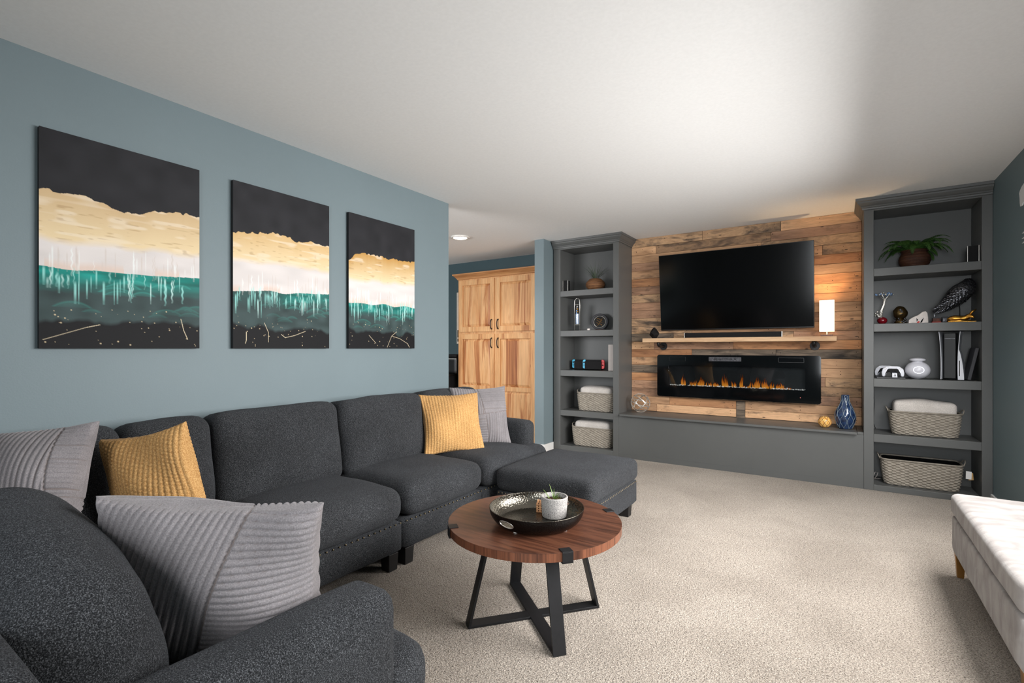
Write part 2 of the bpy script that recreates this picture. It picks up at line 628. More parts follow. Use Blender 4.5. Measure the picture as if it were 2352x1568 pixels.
def pane(name, fac=0.08, tint=(1, 1, 1), rough=0.02):
    t = NT(name)
    tr = t.n('ShaderNodeBsdfTransparent')
    tr.inputs[0].default_value = (tint[0], tint[1], tint[2], 1)
    gl = t.n('ShaderNodeBsdfGlossy')
    gl.inputs['Roughness'].default_value = rough
    fr = t.n('ShaderNodeFresnel')
    fr.inputs[0].default_value = 1.45
    ms = t.n('ShaderNodeMixShader')
    t.l(fr.outputs[0], ms.inputs[0])
    t.l(tr.outputs[0], ms.inputs[1])
    t.l(gl.outputs[0], ms.inputs[2])
    t.l(ms.outputs[0], t.out.inputs['Surface'])


pane('clear_glass')
pane('smoked_glass', tint=(0.75, 0.77, 0.78))

# flames: the fire's own light, bright at the heart and deep orange at the tips
t = NT('flame')
tc = t.n('ShaderNodeTexCoord')
sp = t.n('ShaderNodeSeparateXYZ')
t.l(tc.outputs['Generated'], sp.inputs[0])
nz = t.noise(t.coord((60, 10, 14)), 1.6, 3)
ad = t.n('ShaderNodeMath', operation='MULTIPLY_ADD')
t.l(nz, ad.inputs[0])
ad.inputs[1].default_value = 0.55
t.l(sp.outputs[2], ad.inputs[2])
cr = t.ramp(ad.outputs[0], [(0.25, lin(236, 160, 52)), (0.62, lin(206, 118, 34)), (0.95, lin(136, 64, 18)), (1.0, lin(90, 40, 14))])
t.base((0, 0, 0), 0.8, 0, 0)
t.l(cr, t.p.inputs['Emission Color'])
t.p.inputs['Emission Strength'].default_value = 1.0
NT('ember_crystal').base(lin(240, 238, 232), 0.3, 0, 0.5).emit((1, 0.97, 0.92), 0.55)
NT('led_red').base(lin(160, 60, 50), 0.5).emit((1, 0.3, 0.25), 0.6)
NT('ring_light').base((0.9, 0.9, 1), 0.5).emit((0.9, 0.92, 1.0), 1.1)
NT('downlight_lens').base((1, 1, 1), 0.5).emit((1.0, 0.96, 0.9), 14)
NT('lamp_shade').base((0.9, 0.86, 0.78), 0.8).emit((1.0, 0.88, 0.66), 0.78)

t = NT('canvas_paint')
at = t.n('ShaderNodeVertexColor', layer_name='paint')
t.base(at.outputs['Color'], 0.6, 0, 0.15)
t.bump(t.noise(t.coord((90, 14, 60)), 2.0, 4, 0.65), 0.12, 0.004)

# ================================================================== the setting
CEIL = 2.43
XL, XLb = -2.815, -2.935          # left wall, its two faces
XR = 0.955                         # right wall
YW = 5.48                          # face of the plank wall
YB = 5.60                          # wall behind
FACE = 5.083                       # front of the built-ins


def struct(o, label=None):
    return tag(o, label, None, None, 'structure')


struct(MB().box(-6.4, XR + 0.12, -2.2, YB + 0.12, -0.1, 0.0).build('floor', M['carpet']), 'beige twisted pile carpet')
struct(MB().box(-6.4, XR + 0.12, -2.2, YB + 0.12, CEIL, CEIL + 0.1).build('ceiling', M['ceiling_paint']), 'white flat ceiling')
struct(MB().box(XLb, XL, -2.1, 3.235, 0, CEIL).build('wall_left', M['wall_paint']), 'grey blue painted wall behind the sofa')
struct(MB().box(XLb, XL, 4.875, YB, 0, CEIL).build('wall_partition', M['wall_paint']), 'narrow grey blue wall end beside the bookcase')
struct(MB().box(-6.4, XR + 0.12, YB, YB + 0.12, 0, CEIL).build('wall_back', M['wall_back_dark']), 'dark teal wall behind the pantry cupboard')
wr = MB()
wr.box(XR, XR + 0.12, -2.1, 1.35, 0, CEIL).box(XR, XR + 0.12, 4.15, YB, 0, CEIL)
wr.box(XR, XR + 0.12, 1.35, 4.15, 0, 0.9).box(XR, XR + 0.12, 1.35, 4.15, 2.08, CEIL)
struct(wr.build('wall_right', M['wall_paint_shaded']), 'grey blue wall at the right with shade in its colour')
wb = MB()
wb.box(XLb, -0.4, -2.2, -2.1, 0, CEIL).box(0.9, XR + 0.12, -2.2, -2.1, 0, CEIL)
wb.box(-0.4, 0.9, -2.2, -2.1, 0, 0.25).box(-0.4, 0.9, -2.2, -2.1, 2.25, CEIL)
struct(wb.build('wall_rear', M['wall_paint']))
wk = MB()
wk.box(-6.3, -5.75, -0.5, -0.4, 0, CEIL).box(-3.45, XLb, -0.5, -0.4, 0, CEIL)
wk.box(-5.75, -3.45, -0.5, -0.4, 0, 0.65).box(-5.75, -3.45, -0.5, -0.4, 2.25, CEIL)
struct(wk.build('wall_kitchen', M['wall_paint']))
struct(MB().box(-6.4, -6.3, -0.5, YB, 0, CEIL).build('wall_side', M['wall_paint']))


def window(name, axis, at_, a0, a1, z0, z1):
    """frame, one mullion and panes in an opening; axis is the wall's normal"""
    fr, pn = MB(), MB()
    w = 0.05

    def bx(mb, p0, p1, q0, q1, d):
        if axis == 'x':
            mb.box(at_, at_ + d, p0, p1, q0, q1)
        else:
            mb.box(p0, p1, at_ - d, at_, q0, q1)
    mid = (a0 + a1) / 2
    for p in ((a0, a0 + w, z0, z1), (a1 - w, a1, z0, z1), (a0, a1, z0, z0 + w), (a0, a1, z1 - w, z1), (mid - w / 2, mid + w / 2, z0, z1)):
        bx(fr, *p, 0.05)
    o = struct(fr.build(name, M['baseboard_white'], bevel=0.004))
    for p in ((a0 + w, mid - w / 2), (mid + w / 2, a1 - w)):
        m_ = MB()
        bx(m_, p[0], p[1], z0 + w, z1 - w, 0.006)
        m_.build('pane', M['clear_glass'], o)


window('window_1', 'x', XR + 0.06, 1.35, 4.15, 0.9, 2.08)
window('window_2', 'y', -2.14, -0.4, 0.9, 0.25, 2.25)
window('window_3', 'y', -0.44, -5.75, -3.45, 0.65, 2.25)

# baseboards: only slivers of them show
struct(MB().box(XL, XL + 0.014, -2.1, 3.24, 0, 0.085).build('baseboard_left', M['baseboard_white'], bevel=0.003))
struct(MB().box(XL, XL + 0.014, 4.875, FACE, 0, 0.085).box(XLb, XL + 0.014, 4.861, 4.875, 0, 0.085).build('baseboard_partition', M['baseboard_white'], bevel=0.003))
struct(MB().box(XR - 0.014, XR, -2.1, FACE, 0, 0.085).build('baseboard_right', M['baseboard_white'], bevel=0.003))

# ------------------------------------------------------------------ plank wall
backing = struct(MB().box(-2.0, 0.164, YW + 0.018, YW + 0.05, 0.45, CEIL).build('wall_accent', M['void_black']), 'reclaimed wooden plank wall behind the television')
rnd = random.Random(21)
tones = ['pallet_tan', 'pallet_amber', 'pallet_brown', 'pallet_weathered', 'pallet_grey']
# rows from the top down: lists of (right end fraction, tone); the joints follow the photograph loosely
X0, X1 = -1.999, 0.163
W_ = X1 - X0
rows = [
    [(.36, 3), (.70, 3), (1, 0)],
    [(.13, 0), (.66, 3), (1, 2)],
    [(.62, 0), (1, 3)],
    [(.30, 2), (.86, 0), (1, 3)],
    [(.33, 0), (1, 1)],
    [(.4, 1), (1, 0)],
    [(.35, 2), (.8, 1), (1, 1)],
    [(.28, 3), (.75, 2), (1, 1)],
    [(.4, 2), (1, 1)],
    [(.36, 2), (.7, 1), (1, 0)],
    [(.27, 3), (.86, 2), (1, 0)],
    [(.31, 3), (1, 0)],
    [(.22, 4), (.75, 3), (1, 2)],
    [(.12, 0), (.5, 2), (1, 1)],
    [(.31, 1), (.68, 4), (1, 4)],
    [(.83, 0), (1, 0)],
    [(.14, 4), (.85, 1), (1, 0)],
    [(.2, 1), (.87, 2), (1, 3)],
    [(.2, 2), (.8, 1), (1, 3)],
    [(.2, 2), (.84, 3), (1, 2)],
    [(.2, 0), (.513, 1), (.552, 4), (1, 0)],
    [(.135, 0), (.513, 0), (.552, 4), (1, 0)],
    [(.316, 0), (.513, 0), (.552, 4), (1, 0)],
]
nails = MB()
z = CEIL
hts = [0.098] + [0.0905] * 7 + [0.088] * 12 + [0.083] * 3
for k, row in enumerate(rows):
    zt = z
    hgt = hts[k]
    zb = max(0.47, z - hgt)
    if k == len(rows) - 1:
        zb = 0.468
    z = zb
    if zt - zb < 0.01:
        break
    xa = X0
    for fr_, tn in row:
        xb = X0 + W_ * fr_
        d = rnd.uniform(-0.0025, 0.003)
        g = 0.0011
        pw, ph = (xb - xa) / 2 - g, (zt - zb) / 2 - g
        cxp, czp = (xa + xb) / 2, (zt + zb) / 2
        if not (k >= 21 and tn == 4):
            if k == 20 and tn == 4:      # the short upright post spans the bottom rows
                czp, ph = (zt + 0.468) / 2, (zt - 0.468) / 2 - g
            mb = MB(origin=(cxp, YW, czp)).box(cxp - pw, cxp + pw, YW + d, YW + 0.018, czp - ph, czp + ph)
            o = mb.build('plank', M[tones[tn]], backing, bevel=0.0016, seg=1)
            o.location = (cxp, YW, czp)
            for xn in (xa + 0.035, xb - 0.04, xa + (xb - xa) * 0.5):
                if xb - xa > 0.2:
                    xn += rnd.uniform(-0.02, 0.02)
                    if rnd.random() < 0.25:
                        continue
                    for zn in (czp - ph * rnd.uniform(.2, .6), czp + ph * rnd.uniform(.1, .55)):
                        nails.cyl((xn + rnd.uniform(-.004, .004), YW + d - 0.0008, zn), rnd.uniform(0.0017, 0.0042), 0.002, 7, axis='y')
        xa = xb
tag(nails.build('nail_holes', M['void_black'], backing), None, None, None, 'stuff')
for o in list(backing.children):
    pass


# ------------------------------------------------------------------ built-in bookcases
def crown_prof():
    # (outward, z) from bottom to top
    return [(0.0, 2.338), (0.010, 2.340), (0.013, 2.352), (0.020, 2.356), (0.020, 2.366), (0.030, 2.374), (0.044, 2.392),
            (0.048, 2.404), (0.056, 2.408), (0.058, CEIL - 0.001), (0.0, CEIL - 0.001)]


def bookcase(label, x0, x1, ol, orr, shelves, base_top, exposed):
    loc = ((x0 + x1) / 2, FACE + 0.19, 0)
    t = thing('built_in_bookcase', label, 'bookcase', loc, group='built-in bookcases flanking the fireplace')
    P = M['bookcase_paint']
    bk = 5.46

    def part(name, *b, bev=0.002):
        return MB(origin=loc).box(*b).build(name, P, t, bevel=bev)
    part('side_panel', x0, ol - 0.001, FACE + 0.02, YW + 0.014, 0, CEIL - 0.002)
    part('side_panel', orr + 0.001, x1, FACE + 0.02, YW + 0.014, 0, CEIL - 0.002)
    part('back_panel', ol - 0.001, orr + 0.001, bk - 0.015, bk, 0, CEIL - 0.002)
    part('stile', x0, ol, FACE, FACE + 0.02, 0, CEIL - 0.002)
    part('stile', orr, x1, FACE, FACE + 0.02, 0, CEIL - 0.002)
    part('top_rail', ol, orr, FACE, bk - 0.015, 2.326, CEIL - 0.002)
    part('base', ol, orr, FACE, bk - 0.015, 0, base_top)
    for zt, zb in shelves:
        part('shelf', ol, orr, FACE + 0.001, bk - 0.015, zb, zt)
    # crown moulding: front run plus the exposed side
    prof = crown_prof()
    vs_, fs = [], []
    n = len(prof)
    if exposed == 'right':
        path = [((x0 + 0.001, FACE), (0, -1)), ((x1, FACE), (1, -1)), ((x1, YW - 0.002), (1, 0))]
    else:
        path = [((x0, YW - 0.002), (-1, 0)), ((x0, FACE), (-1, -1)), ((x1 - 0.002, FACE), (0, -1))]
    for (px, py), (nx, ny) in path:
        for o_, zz in prof:
            vs_.append((px + nx * o_, py + ny * o_, zz))
    for k in range(2):
        for i in range(n):
            j = (i + 1) % n
            fs.append((k * n + i, k * n + j, (k + 1) * n + j, (k + 1) * n + i))
    fs += [tuple(range(n)), tuple(range(3 * n - 1, 2 * n - 1, -1))]
    MB(origin=loc).add(vs_, fs).build('crown_moulding', P, t)
    return t


SHL = [(1.845, 1.780), (1.385, 1.319), (0.930, 0.862), (0.468, 0.403)]
bookcase('grey painted bookcase left of the fireplace, beside the blue wall end', -2.80, -2.0, -2.712, -2.064, SHL, 0.062, 'right')
bookcase('grey painted bookcase right of the fireplace, in the room corner', 0.164, XR - 0.001, 0.232, 0.893, SHL, 0.046, 'left')

# hearth bench between the bookcases
HL = (-0.918, FACE, 0)
ht = thing('hearth_bench', 'long grey painted hearth ledge under the fireplace', 'hearth', HL)
MB(origin=HL).box(-1.999, 0.163, FACE + 0.004, FACE + 0.03, 0, 0.452).build('front_panel', M['bookcase_paint'], ht)
MB(origin=HL).box(-1.999, 0.163, FACE + 0.03, YW + 0.04, 0.40, 0.452).build('support', M['bookcase_paint'], ht)
MB(origin=HL).box(-1.975, 0.118, FACE - 0.032, YW + 0.015, 0.453, 0.474).build('ledge_top', M['bookcase_paint'], ht, bevel=0.003)
MB(origin=HL).box(0.1195, 0.163, FACE + 0.002, YW + 0.015, 0.453, 0.474).build('ledge_filler', M['bookcase_paint'], ht, bevel=0.002)
MB(origin=HL).box(-1.998, -1.9765, FACE + 0.002, YW + 0.015, 0.453, 0.474).build('ledge_filler', M['bookcase_paint'], ht, bevel=0.002)
MB(origin=HL).box(-1.999, 0.163, FACE + 0.001, FACE + 0.006, 0, 0.05).build('toe_strip', M['bookcase_paint'], ht)

# recessed ceiling light of the next room
dl = thing('recessed_downlight', 'glowing round recessed light in the ceiling', 'light', (-3.547, 4.273, CEIL - 0.012))
MB().lathe([(0.075, 0.002), (0.082, -0.004), (0.105, 0.0), (0.105, 0.012), (0.075, 0.012)], n=40, close=True).build('trim_ring', M['ceramic_white'], dl, smooth=True)
MB().cyl((0, 0, 0.004), 0.076, 0.004, 40).build('lens', M['downlight_lens'], dl)
sp_ = bpy.data.lights.new('downlight_beam', 'SPOT')
sp_.energy = 45
sp_.spot_size = R(130)
sp_.spot_blend = 0.8
sp_.shadow_soft_size = 0.06
sp_.color = (1, 0.92, 0.82)
so = bpy.data.objects.new('downlight_beam', sp_)
col.objects.link(so)
so.location = (-3.547, 4.273, CEIL - 0.03)

# ================================================================== sofa sectional
CH = M['charcoal_chenille']


def nail_row(mb, pts_from, pts_to, step=0.034):
    a, b = Vector(pts_from), Vector(pts_to)
    n = max(1, int((b - a).length / step))
    for i in range(n + 1):
        p = a + (b - a) * (i / n)
        mb.sphere(p, 0.0046, 6, 4)


def leg_set(t, pts, s=0.034, h=0.095):
    for (x, y) in pts:
        MB().hexa([(x - s * .85, y - s * .85, 0.001), (x + s * .85, y - s * .85, 0.001), (x + s * .85, y + s * .85, 0.001), (x - s * .85, y + s * .85, 0.001)],
                  [(x - s, y - s, h), (x + s, y - s, h), (x + s, y + s, h), (x - s, y + s, h)]).build('leg', M['black_leg'], t, bevel=0.003)


def sofa_module(name, label, w, loc, yaw, arm=0, back_r=0.062, slump=0.0, seed=0, depth=0.86, group='sections of the charcoal sectional sofa'):
    """local frame: front is -y, width along x, origin on the floor at the footprint's centre"""
    t = thing(name, label, 'sofa', loc, (0, 0, yaw), group)
    hw, hd = w / 2 - 0.003, depth / 2
    aw = 0.16
    b = MB()
    soft(b, (0, 0.0, 0.175), (2 * hw, depth - 0.03, 0.165), 0.022, 8)
    b.build('base', CH, t, smooth=True)
    il, ir = -hw, hw
    if arm > 0:
        ir = hw - aw
    if arm < 0:
        il = -hw + aw
    cw, cc = ir - il, (ir + il) / 2
    s_ = MB()
    soft(s_, (cc, -0.115, 0.352), (cw - 0.014, 0.66, 0.185), 0.075, 18, (0.004, 0.012, 0.024), 0.006, seed)
    if arm:
        soft(s_, (cc + arm * aw / 2, -hd + 0.066, 0.345), (cw + aw - 0.004, 0.195, 0.17), 0.07, 14, (0.0, 0.008, 0.012), 0.004, seed + 2)
    s_.build('seat_cushion', CH, t, smooth=True)
    bf = MB()
    soft(bf, (0, hd - 0.075, 0.43), (2 * hw, 0.14, 0.62), 0.05, 10, (0, 0.0, 0.0))
    bf.build('back_frame', CH, t, smooth=True)
    bc = MB()
    soft(bc, (cc, hd - 0.235, 0.625), (cw - (0.008 if not arm else -0.004), 0.23, 0.46), back_r, 20, (0.0, 0.035, 0.012), 0.011, seed + 5, (R(-9), 0, 0))
    if slump:      # the near cushion has settled towards the arm
        nv_ = []
        for p in bc.v:
            q_ = min(1, max(0, (0.30 - p[0]) / 0.54))
            nv_.append((p[0], p[1], p[2] - slump * q_ ** 1.5 * min(1, max(0, (p[2] - 0.42) / 0.3))))
        bc.v = nv_
    bc.build('back_cushion', CH, t, smooth=True)
    if arm:
        am = MB()
        soft(am, (arm * (hw - aw / 2), 0.035, 0.355), (aw, depth - 0.105, 0.51), 0.055, 14, (0.006, 0.0, 0.006), 0.003, seed + 8)
        am.build('arm', CH, t, smooth=True)
    nb = MB()
    nail_row(nb, (-hw + 0.02, -hd + 0.013, 0.248), (hw - 0.02, -hd + 0.013, 0.248))
    tag(nb.build('nailhead_trim', M['nail_brass'], t, smooth=True), 'row of small brass nailheads', None, None, 'stuff')
    leg_set(t, [(-hw + 0.055, -hd + 0.06), (hw - 0.055, -hd + 0.06), (-hw + 0.055, hd - 0.06), (hw - 0.055, hd - 0.06)])
    return t


XC = -2.80 + 0.43
Y90 = R(90)
sofa_module('armless_sofa_section', 'armless charcoal sofa seat nearer the camera, between the corner and the next seat', 0.71, (XC, 1.525, 0), Y90, 0, seed=1)
sofa_module('armless_sofa_section', 'armless charcoal sofa seat under the smallest painting, second along the wall', 0.71, (XC, 2.235, 0), Y90, 0, seed=2)
sofa_module('armed_sofa_section', 'charcoal sofa end seat with an arm, at the far end by the ottoman', 0.81, (XC, 2.995, 0), Y90, 1, seed=3)
sofa_module('armed_sofa_section', 'charcoal sofa end seat with large near arm, in the foreground', 0.82, (-1.285, 0.50, 0), R(180), -1, back_r=0.112, slump=0.10, seed=4)

# corner piece: two backs meeting in the corner
ct = thing('corner_sofa_section', 'charcoal sofa corner section behind the grey and mustard pillows', 'sofa', (-2.25, 0.62, 0), group='sections of the charcoal sectional sofa')
b = MB()
soft(b, (0, 0, 0.175), (1.09, 1.09, 0.165), 0.022, 8)
b.build('base', CH, ct, smooth=True)
b = MB()
soft(b, (0.12, 0.12, 0.352), (0.84, 0.85, 0.185), 0.075, 16, (0.004, 0.004, 0.024), 0.006, 11)
b.build('seat_cushion', CH, ct, smooth=True)
b = MB()
soft(b, (-0.475, 0, 0.43), (0.14, 1.09, 0.62), 0.05, 10)
b.build('back_frame', CH, ct, smooth=True)
b = MB()
soft(b, (0.07, -0.475, 0.43), (0.95, 0.14, 0.62), 0.05, 10)
b.build('back_frame', CH, ct, smooth=True)
for (y0, y1, sd) in ((0.19, 0.545, 12), (-0.16, 0.19, 13), (-0.40, -0.16, 14)):
    b = MB()
    soft(b, (-0.315, (y0 + y1) / 2, 0.625), (0.23, y1 - y0 + 0.006, 0.45), 0.07, 14, (0.03, 0.0, 0.012), 0.008, sd, (0, R(-9), 0))
    b.build('back_cushion', CH, ct, smooth=True)
leg_set(ct, [(-.48, -.48), (.48, -.48), (-.48, .48), (.48, .48)])

# ottoman
ot = thing('sofa_ottoman', 'square charcoal ottoman with nailheads beside the coffee table', 'ottoman', (-1.541, 3.02, 0))
OW, OD = 0.70, 0.80
b = MB()
soft(b, (0, 0, 0.172), (OW - 0.02, OD - 0.02, 0.165), 0.018, 8)
b.build('base', CH, ot, smooth=True)
b = MB()
soft(b, (0, 0, 0.325), (OW, OD, 0.15), 0.05, 20, (0.004, 0.004, 0.026), 0.005, 31)
b.build('cushion', CH, ot, smooth=True)
nb = MB()
hx, hy = OW / 2 - 0.012, OD / 2 - 0.012
for a, c_ in (((-hx + .02, -hy, .24), (hx - .02, -hy, .24)), ((hx, -hy + .02, .24), (hx, hy - .02, .24)), ((-hx + .02, hy, .24), (hx - .02, hy, .24))):
    nail_row(nb, a, c_, 0.026)
tag(nb.build('nailhead_trim', M['nail_brass'], ot, smooth=True), 'row of small brass nailheads', None, None, 'stuff')
leg_set(ot, [(-.28, -.32), (.28, -.32), (-.28, .32), (.28, .32)])


# ------------------------------------------------------------------ throw pillows
def pillow(label, loc, yaw, lean, roll, size, thick, kind, N, mat, cu=0.1, cv=-0.15, group=None, k=0.10, ribs=23, skew=0.0):
    """square pillow: two puffed faces meeting in a seam, ribs or braids displaced along the surface normal"""
    w, hgt = size
    g = np.linspace(-1, 1, N + 1)
    g = np.sign(g) * (1 - (1 - np.abs(g)) ** 1.12)          # a little denser towards the seam
    u, v = np.meshgrid(g, g, indexing='ij')

    def rib(x):
        f = x - np.floor(x)
        return np.sqrt(np.maximum(0.0, 1 - (2 * f - 1) ** 2)) ** 0.8

    def pattern(side):
        if kind == 'cord':
            if skew > 0.05:
                uu, vv = u - skew * v, v + 0.06 * u
            else:
                uu, vv = u + 0.13 * v, v - 0.10 * u
            vert = (uu < cu) == (vv > cv)
            if side < 0:
                vert = ~vert
            x = np.where(vert, u - skew * v, v + skew * 0.25 * u) * ribs / 2
            join = np.minimum(1, np.minimum(np.abs(uu - cu), np.abs(vv - cv)) / 0.018)
            return rib(x) * join
        cx_ = u * 11
        return rib(cx_) * (0.45 + 0.55 * rib(v * 15 + 0.5 * (np.floor(cx_) % 2)))

    idx = np.zeros((2, N + 1, N + 1), dtype=int)
    border = np.zeros((N + 1, N + 1), bool)
    border[0, :] = border[-1, :] = border[:, 0] = border[:, -1] = True
    V, Gv, F = [], [], []
    for sidx, side in enumerate((1, -1)):
        prof = (np.maximum(0, 1 - u * u) * np.maximum(0, 1 - v * v)) ** 0.5
        x = w / 2 * u * (1 - k * (1 - v * v) * u * u)
        z_ = hgt / 2 * v * (1 - k * (1 - u * u) * v * v)
        lump = 0.010 * np.sin(u * 2.3 + loc[0] * 7 + side) * np.cos(v * 2.9 + loc[1] * 5) + 0.006 * np.sin(u * 5.1 + v * 4.3 + loc[1] * 9)
        y = -side * (thick / 2 * prof + lump * np.minimum(1, 3 * prof))
        P_ = np.stack([x, y, z_], -1)
        du, dv = np.gradient(P_, axis=0), np.gradient(P_, axis=1)
        nr = np.cross(du, dv)
        nr /= np.maximum(1e-9, np.linalg.norm(nr, axis=-1, keepdims=True))
        nr *= np.where((nr[..., 1:2] * -side) < 0, -1, 1)
        p = pattern(side)
        edge = np.minimum(1, 25 * np.minimum(1 - np.abs(u), 1 - np.abs(v)))
        P_ = P_ + nr * (p * edge * (0.0085 if kind == 'cord' else 0.0070))[..., None]
        gr = np.clip(1 - 2.2 * p, 0, 1)
        if side > 0:
            idx[0] = np.arange((N + 1) ** 2).reshape(N + 1, N + 1)
            V.append(P_.reshape(-1, 3))
            Gv.append(gr.reshape(-1))
        else:
            idx[1] = idx[0]
            m_ = ~border
            idx[1][m_] = (N + 1) ** 2 + np.arange(m_.sum())
            V.append(P_[m_])
            Gv.append(gr[m_])
        q = np.stack([idx[sidx][:-1, :-1], idx[sidx][1:, :-1], idx[sidx][1:, 1:], idx[sidx][:-1, 1:]], -1).reshape(-1, 4)
        F.append(q if side > 0 else q[:, ::-1])
    V, Gv, F = np.concatenate(V), np.concatenate(Gv), np.concatenate(F)
    o = mesh_obj('throw_pillow', V.tolist(), F.tolist(), mat, None, True)
    if kind == 'cord':
        ga = o.data.color_attributes.new('groove', 'FLOAT_COLOR', 'POINT')
        gb = np.ones((len(V), 4), dtype=np.float32)
        gb[:, :3] = Gv[:, None]
        ga.data.foreach_set('color', gb.ravel())
    o.location = loc
    o.rotation_euler = (lean, roll, yaw)
    return tag(o, label, 'pillow', group)


GP, MU = M['grey_plush'], M['mustard_chenille']
pg = 'throw pillows on the sectional sofa'
pillow('large grey corduroy pillow leaning on the near sofa arm in the foreground', (-1.235, 0.590, 0.613), R(38), R(13.5), R(3), (0.50, 0.46), 0.19, 'cord', 240, GP, 0.08, -0.56, pg, ribs=30, skew=0.28)
pillow('grey corduroy pillow in the sofa corner at the left edge', (-2.346, 0.44, 0.676), R(38), R(-22), R(-5), (0.50, 0.48), 0.19, 'cord', 190, GP, 0.74, -0.2, pg, ribs=29)
pillow('mustard yellow pillow in the sofa corner, near the camera', (-2.196, 0.815, 0.655), R(23), R(3), R(-12), (0.40, 0.43), 0.15, 'braid', 150, MU, 0, 0, pg)
pillow('mustard yellow pillow on the far end seat', (-2.335, 2.72, 0.641), R(57), R(-23), R(0), (0.45, 0.45), 0.15, 'braid', 140, MU, 0, 0, pg)
pillow('grey corduroy pillow behind the far mustard pillow', (-2.316, 3.034, 0.660), R(56), R(-17), R(0), (0.46, 0.46), 0.14, 'cord', 140, GP, 0.05, 0.0, pg)

# ================================================================== coffee table
TC = (-1.125, 1.866, 0)
ta = thing('coffee_table', 'round walnut coffee table on black crossed metal legs', 'table', TC)
TR, TZ = 0.378, 0.43
MB().lathe([(0.0, TZ - 0.034), (TR - 0.001, TZ - 0.034), (TR - 0.001, TZ - 0.0012), (0.0, TZ - 0.0012)], n=96).build('table_edge', M['walnut_edge'], ta)
MB().lathe([(0.0, TZ - 0.0011), (TR, TZ - 0.0011), (TR, TZ - 0.0004), (TR - 0.0015, TZ), (0.0, TZ)], n=96).build('table_top', M['walnut_top'], ta)
for k in range(4):
    a = R(50 + 90 * k)
    ca, sa = math.cos(a), math.sin(a)
    mrot = Matrix.Rotation(a, 4, 'Z')
    hb = 0.027
    # flat bar legs leaning inward at the top
    MB().hexa([(0.292, -hb, 0.002), (0.304, -hb, 0.002), (0.304, hb, 0.002), (0.292, hb, 0.002)],
              [(0.196, -hb, TZ - 0.035), (0.208, -hb, TZ - 0.035), (0.208, hb, TZ - 0.035), (0.196, hb, TZ - 0.035)]).xf(mrot).build('leg', M['black_steel'], ta, bevel=0.0015)
    # clip over the edge of the top
    MB().box(TR - 0.036, TR + 0.004, -0.022, 0.022, TZ, TZ + 0.003).box(TR + 0.0005, TR + 0.004, -0.022, 0.022, TZ - 0.038, TZ).box(
        TR - 0.20, TR + 0.004, -0.022, 0.022, TZ - 0.041, TZ - 0.0345).xf(mrot).build('edge_clip', M['black_steel'], ta, bevel=0.001)
for k in range(2):
    a = R(50 + 90 * k)
    zz = 0.002 + k * 0.0005
    MB().box(-0.292, 0.292, -0.027, 0.027, zz, zz + 0.011).xf(Matrix.Rotation(a, 4, 'Z')).build('floor_bar', M['black_steel'], ta, bevel=0.0015)

# hammered tray
TY = (-1.09, 1.825, TZ + 0.006)
tr_ = thing('serving_tray', 'round hammered dark metal tray on the coffee table', 'tray', TY)
n, rowsN = 160, 14
vs_, fs = [], []
prof_out = []
for k in range(rowsN + 1):
    s_ = k / rowsN
    # floor radius .15, curving up to the rim at .2
    if s_ < 0.35:
        r_, z_ = 0.16 * s_ / 0.35, 0.0
    else:
        q = (s_ - 0.35) / 0.65
        r_ = 0.16 + 0.043 * math.sin(q * PI / 2)
        z_ = 0.066 * q ** 1.35
    prof_out.append((r_, z_))


def tray_shell(off):
    v_, f_ = [], []
    for r_, z_ in prof_out:
        for i in range(n):
            a = 2 * PI * i / n
            v_.append(((r_ - off * 0.8) * math.cos(a), (r_ - off * 0.8) * math.sin(a), z_ + (off if r_ < 0.165 else off * 0.3)))
    for k in range(rowsN):
        for i in range(n):
            a = 2 * PI * (i + 0.5) / n
            zm = (prof_out[k][1] + prof_out[k + 1][1]) / 2
            hole = False
            for ah in (R(262), R(82)):
                da = (a - ah + PI) % (2 * PI) - PI
                if (da * 0.195 / 0.034) ** 2 + ((zm - 0.036) / 0.0135) ** 2 < 1:
                    hole = True
            if hole:
                continue
            j = (i + 1) % n
            f_.append((k * n + i, k * n + j, (k + 1) * n + j, (k + 1) * n + i))
    return v_, f_


v_, f_ = tray_shell(0.0)
MB().add(v_, f_).build('tray_outside', M['tray_outside'], tr_, smooth=True)
v_, f_ = tray_shell(0.0025)
MB().add(v_, [q[::-1] for q in f_]).build('tray_bowl', M['hammered_metal'], tr_, smooth=True)
MB().tube([(0.2022 * math.cos(2 * PI * i / 96), 0.2022 * math.sin(2 * PI * i / 96), 0.066) for i in range(96)], 0.0016, 6, True).build('rim', M['hammered_metal'], tr_, smooth=True)
for ah in (R(262), R(82)):
    pts = []
    for i in range(40):
        q = 2 * PI * i / 40
        da = 0.036 * math.cos(q) / 0.195
        zz = 0.036 + 0.015 * math.sin(q)
        qq = (zz / 0.066) ** (1 / 1.35)
        rr = 0.16 + 0.043 * math.sin(qq * PI / 2) - 0.001
        pts.append((rr * math.cos(ah + da), rr * math.sin(ah + da), zz))
    MB().tube(pts, 0.0022, 6, True).build('handle_ring', M['silver'], tr_, smooth=True)
for k in range(4):
    a = R(-60 + 90 * k - 35)
    MB().cyl((0.145 * math.cos(a), 0.145 * math.sin(a), -0.0055), 0.009, 0.0055, 14).build('foot', M['ceramic_white'], tr_)

# planter in the tray
PT = (-1.052, 1.915, TZ + 0.0092)
pl = thing('concrete_planter', 'speckled concrete pot with grassy succulent in the metal tray', 'plant', PT)
MB().lathe([(0.0, 0.0), (0.050, 0.0), (0.0535, 0.004), (0.060, 0.086), (0.0585, 0.09), (0.053, 0.09), (0.051, 0.07), (0.0, 0.07)], n=48).build('pot', M['terrazzo'], pl, smooth=False)
MB().lathe([(0.0, 0.0745), (0.03, 0.074), (0.0505, 0.0715)], n=24).build('soil', M['soil'], pl, smooth=True)
rg = random.Random(4)


